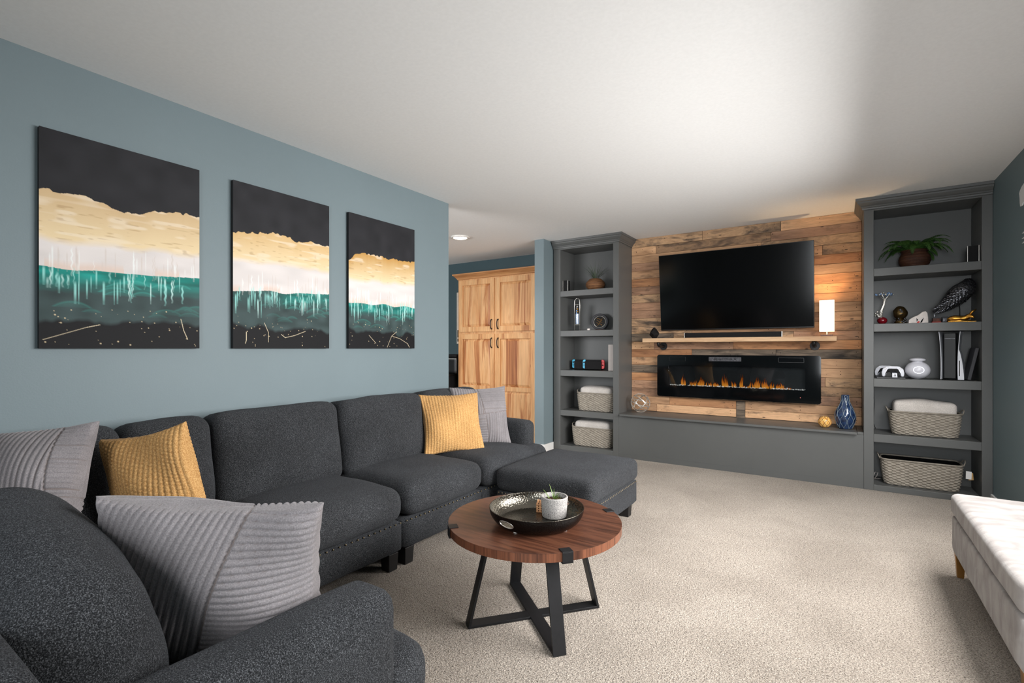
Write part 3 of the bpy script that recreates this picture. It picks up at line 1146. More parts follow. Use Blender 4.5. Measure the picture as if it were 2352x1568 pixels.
def blade(mb, base, dirv, length, width, bend=0.3, seg=6):
    base, d = Vector(base), Vector(dirv).normalized()
    side = d.cross(Vector((0, 0, 1)))
    if side.length < 1e-3:
        side = Vector((1, 0, 0))
    side.normalize()
    out = Vector((d.x, d.y, 0))
    if out.length > 1e-4:
        out.normalize()
    vs_, fs = [], []
    p = base.copy()
    for i in range(seg + 1):
        s_ = i / seg
        w_ = width * (1 - s_) ** 0.7 * (0.6 + 0.8 * min(1, s_ * 3)) / 1.4 + 0.0002
        nrm = side.cross(d).normalized()
        vs_ += [p - side * w_, p + nrm * w_ * 0.4, p + side * w_]
        d = (d + out * bend / seg - Vector((0, 0, bend * 0.6 / seg))).normalized()
        p = p + d * length / seg
    for i in range(seg):
        a = i * 3
        fs += [(a, a + 1, a + 4, a + 3), (a + 1, a + 2, a + 5, a + 4)]
    mb.add(vs_, fs)


for i in range(13):
    a = rg.uniform(0, 2 * PI)
    rr = rg.uniform(0, 0.022) if i < 9 else rg.uniform(.03, .042)
    mb = MB()
    blade(mb, (rr * math.cos(a), rr * math.sin(a), 0.073), (math.cos(a) * .5, math.sin(a) * .5, 1), rg.uniform(.028, .05), 0.003, 0.5)
    mb.build('leaf', M['succulent_green'], pl, smooth=True)
mb = MB()
blade(mb, (-0.01, 0.01, 0.073), (-0.25, 0.1, 1), 0.066, 0.003, 0.3)
mb.build('leaf', M['succulent_green'], pl, smooth=True)
mb = MB()
blade(mb, (-0.004, 0.004, 0.073), (-0.05, 0.1, 1), 0.05, 0.003, -0.3)
mb.build('leaf', M['succulent_green'], pl, smooth=True)

# small stacked wooden coasters behind the pot
cs = thing('wooden_coaster_stack', 'small stack of slatted wooden squares beside the pot in the tray', 'coasters', (-1.128, 1.952, TZ + 0.0092), (0, 0, R(24)))
cs.scale = (0.72, 0.72, 1.0)
for k in range(4):
    z0 = 0.0005 + k * 0.0105
    c_ = MB()
    c_.box(-0.042, 0.042, -0.042, -0.030, z0, z0 + 0.0042).box(-0.042, 0.042, 0.030, 0.042, z0, z0 + 0.0042).box(-0.042, 0.042, -0.006, 0.006, z0, z0 + 0.0042)
    for q in range(5):
        x_ = -0.042 + q * 0.018
        c_.box(x_, x_ + 0.012, -0.042, 0.042, z0 + 0.0043, z0 + 0.0088)
    c_.build('coaster', M['coaster_wood'], cs, bevel=0.0008, seg=1)

# ================================================================== upholstered storage bench at the right
BL = (0.71, 2.825, 0)
be = thing('storage_bench', 'pale velvet upholstered storage bench on wooden legs by the right wall', 'bench', BL)
b = MB()
soft(b, (0, 0, 0.222), (0.455, 1.205, 0.185), 0.018, 12)
b.build('body', M['bench_velvet'], be, smooth=True)
b = MB()
soft(b, (0, 0, 0.372), (0.462, 1.212, 0.112), 0.03, 24, (0.002, 0.002, 0.012), 0.002, 3)
b.build('lid_cushion', M['bench_velvet'], be, smooth=True)
for sx in (-1, 1):
    for sy in (-1, 1):
        x, y, s_ = sx * 0.196, sy * 0.565, 0.022
        MB().hexa([(x - s_ * .6, y - s_ * .6, 0.001), (x + s_ * .6, y - s_ * .6, 0.001), (x + s_ * .6, y + s_ * .6, 0.001), (x - s_ * .6, y + s_ * .6, 0.001)],
                  [(x - s_, y - s_, 0.131), (x + s_, y - s_, 0.131), (x + s_, y + s_, 0.131), (x - s_, y + s_, 0.131)]).build('leg', M['brass_leg'], be, bevel=0.003)

# ================================================================== paintings
def vnoise(rs, nx, ny, W, H):
    """smooth value noise on an H x W grid from an ny x nx lattice"""
    g = rs.rand(ny + 2, nx + 2)
    xs = np.linspace(0, nx, W)
    ys = np.linspace(0, ny, H)
    xi, yi = xs.astype(int), ys.astype(int)
    fx, fy = xs - xi, ys - yi
    fx, fy = fx * fx * (3 - 2 * fx), fy * fy * (3 - 2 * fy)
    a = g[np.ix_(yi, xi)] * (1 - fx) + g[np.ix_(yi, xi + 1)] * fx
    b_ = g[np.ix_(yi + 1, xi)] * (1 - fx) + g[np.ix_(yi + 1, xi + 1)] * fx
    return a * (1 - fy)[:, None] + b_ * fy[:, None]


def interp(xs, pts):
    return np.interp(xs, [p[0] for p in pts], [p[1] for p in pts])


def painting(label, y0, y1, z0, z1, seed, gold, white, teal, black, gold_c, teal_amt, lines, drip_n):
    W, H = 280, 420
    rs = np.random.RandomState(seed)
    S = np.linspace(0, 1, W)[None, :].repeat(H, 0)
    T = np.linspace(0, 1, H)[:, None].repeat(W, 1)       # 0 at the top
    L = lambda *c: np.array(lin(*c))
    s1 = S[0]
    edge = (vnoise(rs, 9, 1, W, H)[0] - .5) * .03 + (vnoise(rs, 40, 1, W, H)[0] - .5) * .018
    tg = interp(s1, gold) + edge
    tw = interp(s1, white) + (vnoise(rs, 12, 1, W, H)[0] - .5) * .02
    tt = interp(s1, teal) + (vnoise(rs, 6, 1, W, H)[0] - .5) * .02
    tb = interp(s1, black) + (vnoise(rs, 8, 1, W, H)[0] - .5) * .05 + (vnoise(rs, 30, 1, W, H)[0] - .5) * .01
    st = vnoise(rs, 7, 60, W, H)                          # long brush strokes
    st2 = vnoise(rs, 18, 120, W, H)
    img = np.empty((H, W, 3))
    img[:] = L(42, 42, 45)
    img *= (0.8 + 0.4 * vnoise(rs, 10, 14, W, H))[..., None]
    # gold into cream
    gm = T > tg
    q = np.clip((T - tg) / np.maximum(tw - tg, .01), 0, 1)
    g0, g1 = L(*gold_c) * .88, L(224, 202, 162)
    gc = g0[None, None] * (1 - q[..., None]) + g1[None, None] * q[..., None]
    sw = np.clip((st - .62) * 5, 0, 1)[..., None] * .5
    gc = gc * (1 - sw) + L(232, 218, 196) * sw
    sw = np.clip((.26 - st2) * 6, 0, 1)[..., None] * .35 * (q[..., None] > .25)
    gc = gc * (1 - sw) + L(150, 112, 70) * sw
    img = np.where(gm[..., None], gc, img)
    # white band
    wq = np.clip((T - tw) / .035, 0, 1)[..., None]
    wc = L(222, 215, 212) * (1 - .16 * vnoise(rs, 5, 26, W, H))[..., None]
    pk = np.clip((T - (tt - .045)) / .03, 0, 1)[..., None] * (vnoise(rs, 8, 3, W, H) > .38)[..., None]
    wc = wc * (1 - pk * .75) + L(214, 190, 176) * pk * .75
    img = np.where((T > tw)[..., None], img * (1 - wq) + wc * wq, img)
    # teal hills fading into dark green grey
    hq = np.clip((T - tt) / np.maximum(tb - tt, .02), 0, 1)
    ta_ = interp(s1, teal_amt)[None, :]
    strength = np.clip(1.25 - hq * 2.6, 0, 1) * ta_
    arcs = np.zeros((H, W))
    for _ in range(16):
        cx_, cy_, rr_ = rs.rand(), rs.uniform(.66, .84), rs.uniform(.06, .17)
        dd = np.sqrt(((S - cx_)) ** 2 + ((T - cy_ - rr_ * .6) * 1.5) ** 2)
        ring = np.clip(1 - np.abs(dd - rr_) / .012, 0, 1) * (T < cy_ + rr_ * .1)
        fade = np.clip((dd < rr_) * (1 - (rr_ - dd) / .05), 0, 1) * (T < cy_ + rr_ * .1)
        arcs = np.maximum(arcs, np.maximum(ring * .75, fade * .4) * (1.15 - hq))
    dk = L(58, 72, 72) * (0.7 + .6 * vnoise(rs, 12, 24, W, H))[..., None]
    tl = L(28, 132, 122) * (0.55 + .9 * st)[..., None]
    hc = dk * (1 - strength[..., None]) + tl * strength[..., None]
    arcs_c = (arcs * (0.25 + .75 * ta_))[..., None]
    hc = hc * (1 - arcs_c * .7) + L(70, 168, 156) * arcs_c * .7
    img = np.where((T > tt)[..., None], hc, img)
    # black base
    bq = np.clip((T - tb) / .02, 0, 1)[..., None]
    img = img * (1 - bq) + L(25, 25, 27) * bq
    # drips: pale ones climb above the line, teal and white ones hang below
    for _ in range(drip_n):
        s0 = rs.uniform(.02, .98)
        i0 = int(s0 * (W - 1))
        w_ = rs.uniform(.0025, .007)
        base_t = tt[i0]
        if rs.rand() < .45:
            a_, b_ = base_t - rs.uniform(.03, .13), base_t + rs.uniform(-.01, .03)
            c_ = L(232, 236, 234) if rs.rand() < .55 else L(202, 190, 182)
            al = .75
        else:
            a_, b_ = base_t + rs.uniform(-.04, .05), 0
            b_ = a_ + rs.uniform(.05, .13)
            c_ = L(150, 214, 206) if rs.rand() < .65 else L(196, 232, 226)
            al = .9
            w_ *= 1.25
        wob = .0032 * np.sin(T * 170 + s0 * 40) * (rs.rand() < .25)
        body = np.clip(1 - np.abs(S - s0 - wob) / w_, 0, 1) ** .6 * ((T > a_) & (T < b_))
        tp = np.clip((T - a_) / .02, 0, 1) * np.clip((b_ - T) / .05, .25, 1)
        m_ = (body * tp * al)[..., None]
        img = img * (1 - m_) + c_ * m_
    # cream splatter on the black
    for _ in range(46):
        cx_, cy_, rr_ = rs.rand(), rs.uniform(.8, .99), rs.uniform(.0012, .0045)
        m_ = np.clip(1.6 - np.sqrt((S - cx_) ** 2 + ((T - cy_) * 1.5) ** 2) / rr_, 0, 1)[..., None] * .8
        img = img * (1 - m_) + L(226, 204, 166) * m_
    for pts in lines:
        for (a_, b_) in zip(pts[:-1], pts[1:]):
            for f_ in np.linspace(0, 1, 90):
                cx_, cy_ = a_[0] + (b_[0] - a_[0]) * f_, a_[1] + (b_[1] - a_[1]) * f_
                rr_ = .0022
                i0, i1 = max(0, int((cx_ - .02) * W)), min(W, int((cx_ + .02) * W) + 1)
                j0, j1 = max(0, int((cy_ - .02) * H)), min(H, int((cy_ + .02) * H) + 1)
                m_ = np.clip(1.3 - np.sqrt((S[j0:j1, i0:i1] - cx_) ** 2 + ((T[j0:j1, i0:i1] - cy_) * 1.5) ** 2) / rr_, 0, 1)[..., None] * .85
                img[j0:j1, i0:i1] = img[j0:j1, i0:i1] * (1 - m_) + L(214, 198, 168) * m_
    img = np.clip(img, 0, 1)
    xb, xf = XL + 0.002, XL + 0.026
    loc = (xb, (y0 + y1) / 2, z0)
    t = thing('canvas_painting', label, 'painting', loc, group='abstract landscape canvases over the sofa')
    MB(origin=loc).box(xb, xf - 0.0015, y0 + .0005, y1 - .0005, z0, z1).build('stretcher', M['canvas_edge'], t, bevel=0.002)
    vs_ = []
    for j in range(H):
        zz = z1 - (z1 - z0) * j / (H - 1)
        for i in range(W):
            vs_.append((xf, y0 + (y1 - y0) * i / (W - 1), zz))
    fs = [(j * W + i, (j + 1) * W + i, (j + 1) * W + i + 1, j * W + i + 1) for j in range(H - 1) for i in range(W - 1)]
    o = mesh_obj('painted_canvas', vs_, fs, M['canvas_paint'], t, True, loc)
    ca_ = o.data.color_attributes.new('paint', 'FLOAT_COLOR', 'POINT')
    buf = np.ones((H * W, 4), dtype=np.float32)
    buf[:, :3] = img.reshape(-1, 3)
    ca_.data.foreach_set('color', buf.ravel())


painting('largest looking abstract canvas with wide teal band, nearest the camera', 0.616, 1.236, 1.18, 2.112, 3,
         [(0, .275), (.3, .285), (.45, .31), (.7, .29), (1, .265)], [(0, .485), (1, .465)], [(0, .635), (.5, .63), (1, .605)], [(0, .855), (.3, .88), (.6, .85), (.8, .87), (1, .85)],
         (212, 182, 140), [(0, 1), (1, .9)], [[(.02, .96), (.25, .9), (.33, .885)], [(.86, .84), (.88, .9), (.91, .95)]], 85)
painting('abstract canvas with mostly grey hills, middle of the three paintings', 1.407, 2.022, 1.18, 2.112, 8,
         [(0, .295), (.35, .27), (.6, .30), (.75, .285), (1, .285)], [(0, .455), (1, .44)], [(0, .66), (.5, .64), (1, .63)], [(0, .85), (.4, .87), (.6, .85), (1, .87)],
         (220, 184, 130), [(0, .08), (.4, .2), (.6, .8), (1, .5)], [[(.12, .9), (.12, .95), (.11, .97)], [(.29, .84), (.33, .9), (.33, .96)], [(.46, .91), (.5, .93), (.6, .915), (.72, .885)]], 90)
painting('abstract canvas with deep gold band, farthest right of the three paintings', 2.176, 2.80, 1.18, 2.112, 15,
         [(0, .345), (.08, .31), (.4, .285), (.7, .29), (1, .285)], [(0, .47), (1, .455)], [(0, .665), (1, .655)], [(0, .86), (1, .875)],
         (198, 152, 84), [(0, .7), (.3, .9), (1, .8)], [[(.28, .9), (.38, .96)], [(.55, .99), (.62, .9), (.70, .865)], [(.62, .9), (.75, .92), (.88, .96), (.91, .99)]], 95)

# ================================================================== television and mantel
tvt = thing('television', 'large flat black television on the plank wall', 'television', (-0.921, 5.375, 1.779), (R(6.3), 0, 0))
tw_, th_ = 1.438 / 2, 0.812 / 2
MB().box(-tw_, tw_, -0.004, 0.032, -th_, th_).build('housing', M['black_plastic'], tvt, bevel=0.003)
MB().box(-tw_ + 0.005, tw_ - 0.005, -0.0052, -0.0042, -th_ + 0.013, th_ - 0.005).build('screen', M['tv_screen'], tvt)
MB().box(-0.30, 0.30, 0.032, 0.055, -0.2, 0.15).build('rear_cover', M['black_plastic'], tvt, bevel=0.004)

MT = (-0.906, 5.36, 1.247)
ma = thing('mantel_shelf', 'pale wooden floating mantel shelf under the television', 'shelf', MT)
MB(origin=MT).box(-1.787, -0.026, 5.23, YW - 0.003, 1.247, 1.290).build('board', M['mantel_wood'], ma, bevel=0.002)
for xb in (-1.63, -0.20):
    g = MB(origin=MT).cyl((xb, YW - 0.012, 1.205), 0.042, 0.009, 24, axis='y').build('pipe_flange', M['pipe_iron'], ma, smooth=False, bevel=0.002)
    MB(origin=MT).tube([(xb, YW - 0.005, 1.205), (xb, 5.40, 1.205), (xb, 5.315, 1.209), (xb, 5.295, 1.216), (xb, 5.285, 1.229), (xb, 5.285, 1.246)],
                       [0.016, 0.016, 0.016, 0.0165, 0.0165, 0.0165], 12).build('pipe', M['pipe_iron'], ma, smooth=True)

sb = thing('soundbar', 'long black soundbar with silver ends on the mantel', 'speaker', (-0.91, 5.33, 1.2905))
MB().box(-0.446, 0.446, -0.035, 0.035, 0.0, 0.052).build('speaker_cloth', M['black_matte'], sb, bevel=0.004)
for s_ in (-1, 1):
    MB().box(*sorted((s_ * 0.4465, s_ * 0.4525)), -0.036, 0.036, 0.0, 0.054).build('end_cap', M['silver'], sb, bevel=0.001)

# faceted ornament on the mantel
gm = MB()
pr = [(0.022, 0.0, 0), (0.052, 0.036, .5), (0.05, 0.062, 0), (0.026, 0.098, .5), (0.006, 0.116, 0)]
vs_, fs = [], []
for r_, z_, o_ in pr:
    for i in range(5):
        a = 2 * PI * (i + o_) / 5 + 0.5
        vs_.append((r_ * math.cos(a), r_ * math.sin(a), z_))
for k in range(4):
    for i in range(5):
        j = (i + 1) % 5
        a, b_, c_, d_ = k * 5 + i, k * 5 + j, (k + 1) * 5 + j, (k + 1) * 5 + i
        if pr[k][2] == 0:
            fs += [(a, b_, d_), (b_, c_, d_)]
        else:
            fs += [(a, b_, c_), (a, c_, d_)]
fs += [tuple(range(4, -1, -1)), tuple(20 + i for i in range(5))]
o = MB().add(vs_, fs).build('geometric_ornament', M['black_matte'])
o.location = (-1.688, 5.33, 1.291)
tag(o, 'faceted black ornament at the left end of the mantel', 'ornament')

# table lamp
LP = (-0.102, 5.34, 1.2905)
la = thing('table_lamp', 'lit white rectangular table lamp at the right end of the mantel', 'lamp', LP)
MB().box(-0.048, 0.048, -0.045, 0.045, 0.0, 0.018).build('lamp_base', M['walnut_block'], la, bevel=0.002)
MB().cyl((0, 0, 0.018), 0.006, 0.05, 12).build('stem', M['silver'], la)
sh = []
a_, rr_ = 0.058, 0.012
for (sx, sy, st) in ((1, 1, 0), (-1, 1, 90), (-1, -1, 180), (1, -1, 270)):
    for i in range(5):
        q = R(st + 90 * i / 4)
        sh.append((sx * (a_ - rr_) + rr_ * math.cos(q), sy * (a_ - rr_) + rr_ * math.sin(q)))
nS = len(sh)
vs_, fs = [], []
for sc, z_ in ((1, 0.045), (1, 0.327), (0.975, 0.327), (0.975, 0.045)):
    vs_ += [(p[0] * sc, p[1] * sc, z_) for p in sh]
for k in range(4):
    for i in range(nS):
        j = (i + 1) % nS
        k2 = (k + 1) % 4
        fs.append((k * nS + i, k * nS + j, k2 * nS + j, k2 * nS + i))
MB().add(vs_, fs).build('lamp_shade', M['lamp_shade'], la)
bl = bpy.data.lights.new('lamp_bulb_light', 'POINT')
bl.energy = 8.5
bl.color = (1.0, 0.66, 0.34)
bl.shadow_soft_size = 0.025
bo = bpy.data.objects.new('lamp_bulb_light', bl)
col.objects.link(bo)
bo.location = (LP[0], LP[1], LP[2] + 0.24)
MB().sphere((0, 0, 0.14), 0.022, 14, 10).build('bulb', M['shade_trim'], la, smooth=True)

# ================================================================== electric fireplace
FY = 5.405
FL = (-0.914, FY, 0.655)
fp = thing('electric_fireplace', 'wide black wall mounted electric fireplace with flames', 'fireplace', FL)
fx0, fx1, fz0, fz1 = -1.679, -0.149, 0.659, 1.111
wx0, wx1, wz0, wz1 = -1.555, -0.274, 0.782, 0.992
# front glass with rounded corners and a rectangular window
outer, inner = [], []
rc = 0.022
for (cx_, cz_, st) in ((fx1 - rc, fz1 - rc, 0), (fx0 + rc, fz1 - rc, 90), (fx0 + rc, fz0 + rc, 180), (fx1 - rc, fz0 + rc, 270)):
    for i in range(7):
        q = R(st + 90 * i / 6)
        outer.append((cx_ + rc * math.cos(q), cz_ + rc * math.sin(q)))
corner = [(wx1, wz1), (wx0, wz1), (wx0, wz0), (wx1, wz0)]
vs_, fs = [], []
nO = len(outer)
for yy in (FY, FY + 0.008):
    vs_ += [(p[0], yy, p[1]) for p in outer] + [(p[0], yy, p[1]) for p in corner]
nb_ = nO + 4
for side in (0, 1):
    b0 = side * nb_
    for i in range(nO):
        j = (i + 1) % nO
        ci, cj = b0 + nO + i // 7, b0 + nO + j // 7
        f_ = (b0 + i, b0 + j, cj) if ci == cj else (b0 + i, b0 + j, cj, ci)
        fs.append(f_)
for i in range(nO):
    j = (i + 1) % nO
    fs.append((i, j, nb_ + j, nb_ + i))
for i in range(4):
    j = (i + 1) % 4
    fs.append((nO + i, nO + j, nb_ + nO + j, nb_ + nO + i))
MB(origin=FL).add(vs_, fs).build('front_glass', M['fire_glass_black'], fp)
MB(origin=FL).box(fx0 + 0.03, fx1 - 0.03, FY + 0.066, YW - 0.004, fz0 + 0.03, fz1 - 0.03).build('fire_box_back', M['fire_box'], fp)
MB(origin=FL).box(fx0 + 0.03, wx0, FY + 0.0085, FY + 0.066, fz0 + 0.03, fz1 - 0.03).box(wx1, fx1 - 0.03, FY + 0.0085, FY + 0.066, fz0 + 0.03, fz1 - 0.03).box(
    wx0, wx1, FY + 0.0085, FY + 0.066, fz0 + 0.03, wz0 - 0.004).box(wx0, wx1, FY + 0.0085, FY + 0.066, wz1, fz1 - 0.03).build('fire_box_sides', M['fire_box'], fp)
MB(origin=FL).box(wx0, wx1, FY + 0.003, FY + 0.006, wz0, wz1).build('window_pane', M['smoked_glass'], fp)
# heater outlet grille with fine fins and two shallow side recesses
gx = -0.985
gr = MB(origin=FL).box(gx - 0.155, gx + 0.155, FY - 0.003, FY - 0.0005, 1.048, 1.092).build('heater_grille', M['slate_grey'], fp, bevel=0.002)
gm = MB(origin=FL).box(gx - 0.11, gx + 0.11, FY - 0.0045, FY - 0.003, 1.060, 1.078)
for i in range(28):
    x_ = gx - 0.145 + i * 0.0107
    gm.box(x_, x_ + 0.004, FY - 0.0045, FY - 0.003, 1.052, 1.088)
tag(gm.build('grille_fins', M['pewter'], fp), None, None, None, 'stuff')
for x0_, x1_ in ((-1.55, -1.375), (-0.50, -0.285)):
    z0_ = 1.045
    MB(origin=FL).box(x0_, x1_, FY - 0.0022, FY - 0.0004, z0_, z0_ + 0.003).box(x0_, x1_, FY - 0.0022, FY - 0.0004, z0_ + 0.043, z0_ + 0.046).box(
        x0_, x0_ + 0.003, FY - 0.0022, FY - 0.0004, z0_, z0_ + 0.046).box(x1_ - 0.003, x1_, FY - 0.0022, FY - 0.0004, z0_, z0_ + 0.046).build('vent_frame', M['black_plastic'], fp)
MB(origin=FL).cyl((-0.315, FY - 0.0015, 0.712), 0.0035, 0.0012, 10, axis='y').build('indicator_light', M['led_red'], fp)
# crystals along the front of the bed
rc_ = random.Random(9)
cm = MB(origin=FL)
for i in range(420):
    x_ = rc_.uniform(wx0 + 0.006, wx1 - 0.006)
    r_ = rc_.uniform(0.003, 0.0075)
    y_ = rc_.uniform(FY + 0.012, FY + 0.05)
    z_ = wz0 + rc_.uniform(-0.001, 0.008) + (0.005 if rc_.random() < .1 else 0)
    p = [Vector((x_, y_, z_)) + Vector((rc_.uniform(-1, 1), rc_.uniform(-1, 1), rc_.uniform(-1, 1))).normalized() * r_ for _ in range(4)]
    cm.add(p, [(0, 1, 2), (0, 3, 1), (1, 3, 2), (2, 3, 0)])
tag(cm.build('crystal_bed', M['ember_crystal'], fp), 'white crystal chips', None, None, 'stuff')
# tongues of flame in clusters
clusters = [(-1.405, 5, .125), (-1.32, 4, .055), (-1.275, 3, .07), (-1.215, 6, .105), (-1.15, 5, .05), (-1.08, 6, .05), (-1.0, 7, .13), (-0.965, 3, .10),
            (-0.915, 4, .075), (-0.855, 4, .135), (-0.79, 4, .03), (-0.735, 5, .075), (-0.685, 6, .115), (-0.615, 6, .105), (-0.57, 4, .075),
            (-0.51, 5, .06), (-0.475, 3, .07), (-0.43, 4, .025)]
for (cx_, nf, hh) in clusters:
    for q in range(nf):
        x_ = cx_ + rc_.uniform(-0.026, 0.026)
        h_ = hh * rc_.uniform(0.6, 1.1)
        w_ = rc_.uniform(0.008, 0.015)
        y_ = FY + rc_.uniform(0.052, 0.064)
        ph, am = rc_.uniform(0, 6), rc_.uniform(0.003, 0.007)
        vs_, fs = [], []
        sg = 7
        for i in range(sg + 1):
            s_ = i / sg
            ww = w_ * (1 - s_) ** 0.8 * (0.55 + 0.9 * s_ * (1 - s_) * 2)
            xo = x_ + am * math.sin(ph + s_ * 4) * s_ * 1.6
            zz = wz0 + 0.001 + h_ * s_
            vs_ += [(xo - ww, y_, zz), (xo, y_ - ww * 0.3, zz), (xo + ww, y_, zz), (xo, y_ + ww * .3, zz)]
        for i in range(sg):
            for j in range(4):
                fs.append((i * 4 + j, i * 4 + (j + 1) % 4, i * 4 + 4 + (j + 1) % 4, i * 4 + 4 + j))
        MB(origin=FL).add(vs_, fs).build('flame', M['flame'], fp, smooth=True)

# ================================================================== on the hearth ledge
HZ = 0.4745
kn = thing('wire_orb', 'silver ring orb sculpture at the left end of the hearth ledge', 'ornament', (-1.832, 5.30, HZ))
rO = 0.103
for k, (ax, an) in enumerate([((1, 0, 0), 88), ((0.2, 1, 0.2), 20), ((1, 0.6, 0.3), 55), ((-1, 0.9, 0.2), 50), ((0.3, -1, 1), 75), ((1, 1, -0.6), 115)]):
    mR = Matrix.Rotation(R(an), 4, Vector(ax).normalized())
    vs_, fs = [], []
    nn = 64
    for i in range(nn):
        a = 2 * PI * i / nn
        for (dr, dz) in ((-0.0012, -0.0045), (0.0012, -0.0045), (0.0012, 0.0045), (-0.0012, 0.0045)):
            p = mR @ Vector(((rO + dr) * math.cos(a), (rO + dr) * math.sin(a), dz))
            vs_.append((p.x, p.y, p.z + rO + 0.004))
    for i in range(nn):
        j = (i + 1) % nn
        for q in range(4):
            fs.append((i * 4 + q, i * 4 + (q + 1) % 4, j * 4 + (q + 1) % 4, j * 4 + q))
    MB().add(vs_, fs).build('ring', M['silver'], kn)

cd = thing('candle_holder', 'small amber mosaic glass candle holder beside the blue vase', 'candle holder', (-0.115, 5.22, HZ))
cpr = []
for k in range(13):
    a = -1.25 + 2.35 * k / 12
    cpr.append((0.052 * math.cos(a), 0.05 + 0.052 * math.sin(a)))
MB().lathe([(0, cpr[0][1])] + cpr, n=32).build('glass_bowl', M['amber_glass'], cd, smooth=True)
lm = MB()
for k in range(8):
    for sgn in (-1, 1):
        pts = []
        for i in range(13):
            a = -1.25 + 2.35 * i / 12
            th_a = 2 * PI * k / 8 + sgn * (i / 12) * 1.6
            rr = 0.0525 * math.cos(a)
            pts.append((rr * math.cos(th_a), rr * math.sin(th_a), 0.05 + 0.0525 * math.sin(a)))
        lm.tube(pts, 0.0014, 5)
lm.build('lattice', M['painted_brown'], cd, smooth=True)

va = thing('vase', 'dark blue glazed bottle vase with scalloped pattern on the hearth ledge', 'vase', (0.036, 5.235, HZ))
vp = [(0.0, 0.0), (0.045, 0.0), (0.053, 0.008), (0.069, 0.05), (0.078, 0.09), (0.079, 0.115), (0.074, 0.14), (0.058, 0.18), (0.043, 0.21), (0.033, 0.24), (0.0285, 0.265), (0.028, 0.288), (0.030, 0.296), (0.027, 0.297), (0.025, 0.288), (0.024, 0.25), (0.0, 0.24)]


def vr(z_):
    pts = vp[1:13]
    for (a_, b_) in zip(pts[:-1], pts[1:]):
        if a_[1] <= z_ <= b_[1]:
            f_ = (z_ - a_[1]) / max(1e-6, b_[1] - a_[1])
            return a_[0] + (b_[0] - a_[0]) * f_
    return pts[-1][0]


dense = [(0.0, 0.0)] + [(vr(0.29 * i / 40), 0.29 * i / 40) for i in range(41)] + vp[12:]
MB().lathe(dense, n=48).build('body', M['vase_glaze'], va, smooth=True)
lm = MB()
NL = 9
for k in range(NL):
    for sgn in (-1, 1):
        pts = []
        for i in range(60):
            z_ = 0.006 + i / 59 * 0.285
            wv = math.cos(z_ / 0.29 * PI * 4.2)
            th_a = 2 * PI * (k + 0.25 * sgn * (1 + 0.92 * wv) * 1.0) / NL
            rr = vr(z_) + 0.0006
            pts.append((rr * math.cos(th_a), rr * math.sin(th_a), z_))
        lm.tube(pts, 0.0021, 5)
lm.build('raised_lines', M['vase_line'], va, smooth=True)

# ================================================================== wicker baskets
def rrect(w, d, r, per):
    """points and outward normals of a rounded rectangle, evenly spaced"""
    pts = []
    segs = [((w / 2 - r, -d / 2), (1, 0), d)]
    loop = []
    for (cx_, cy_, st) in ((w / 2 - r, -d / 2 + r, -90), (w / 2 - r, d / 2 - r, 0), (-w / 2 + r, d / 2 - r, 90), (-w / 2 + r, -d / 2 + r, 180)):
        for i in range(9):
            q = R(st + 90 * i / 8)
            loop.append((cx_ + r * math.cos(q), cy_ + r * math.sin(q), math.cos(q), math.sin(q)))
    L_ = [0]
    m = len(loop)
    for i in range(m):
        a, b_ = loop[i], loop[(i + 1) % m]
        L_.append(L_[-1] + math.hypot(b_[0] - a[0], b_[1] - a[1]))
    tot = L_[-1]
    out = []
    k = 0
    for i in range(per):
        s_ = tot * i / per
        while L_[k + 1] < s_:
            k += 1
        f_ = (s_ - L_[k]) / max(1e-9, L_[k + 1] - L_[k])
        a, b_ = loop[k], loop[(k + 1) % m]
        nx, ny = a[2] + (b_[2] - a[2]) * f_, a[3] + (b_[3] - a[3]) * f_
        nl = math.hypot(nx, ny)
        out.append((a[0] + (b_[0] - a[0]) * f_, a[1] + (b_[1] - a[1]) * f_, nx / nl, ny / nl))
    return out


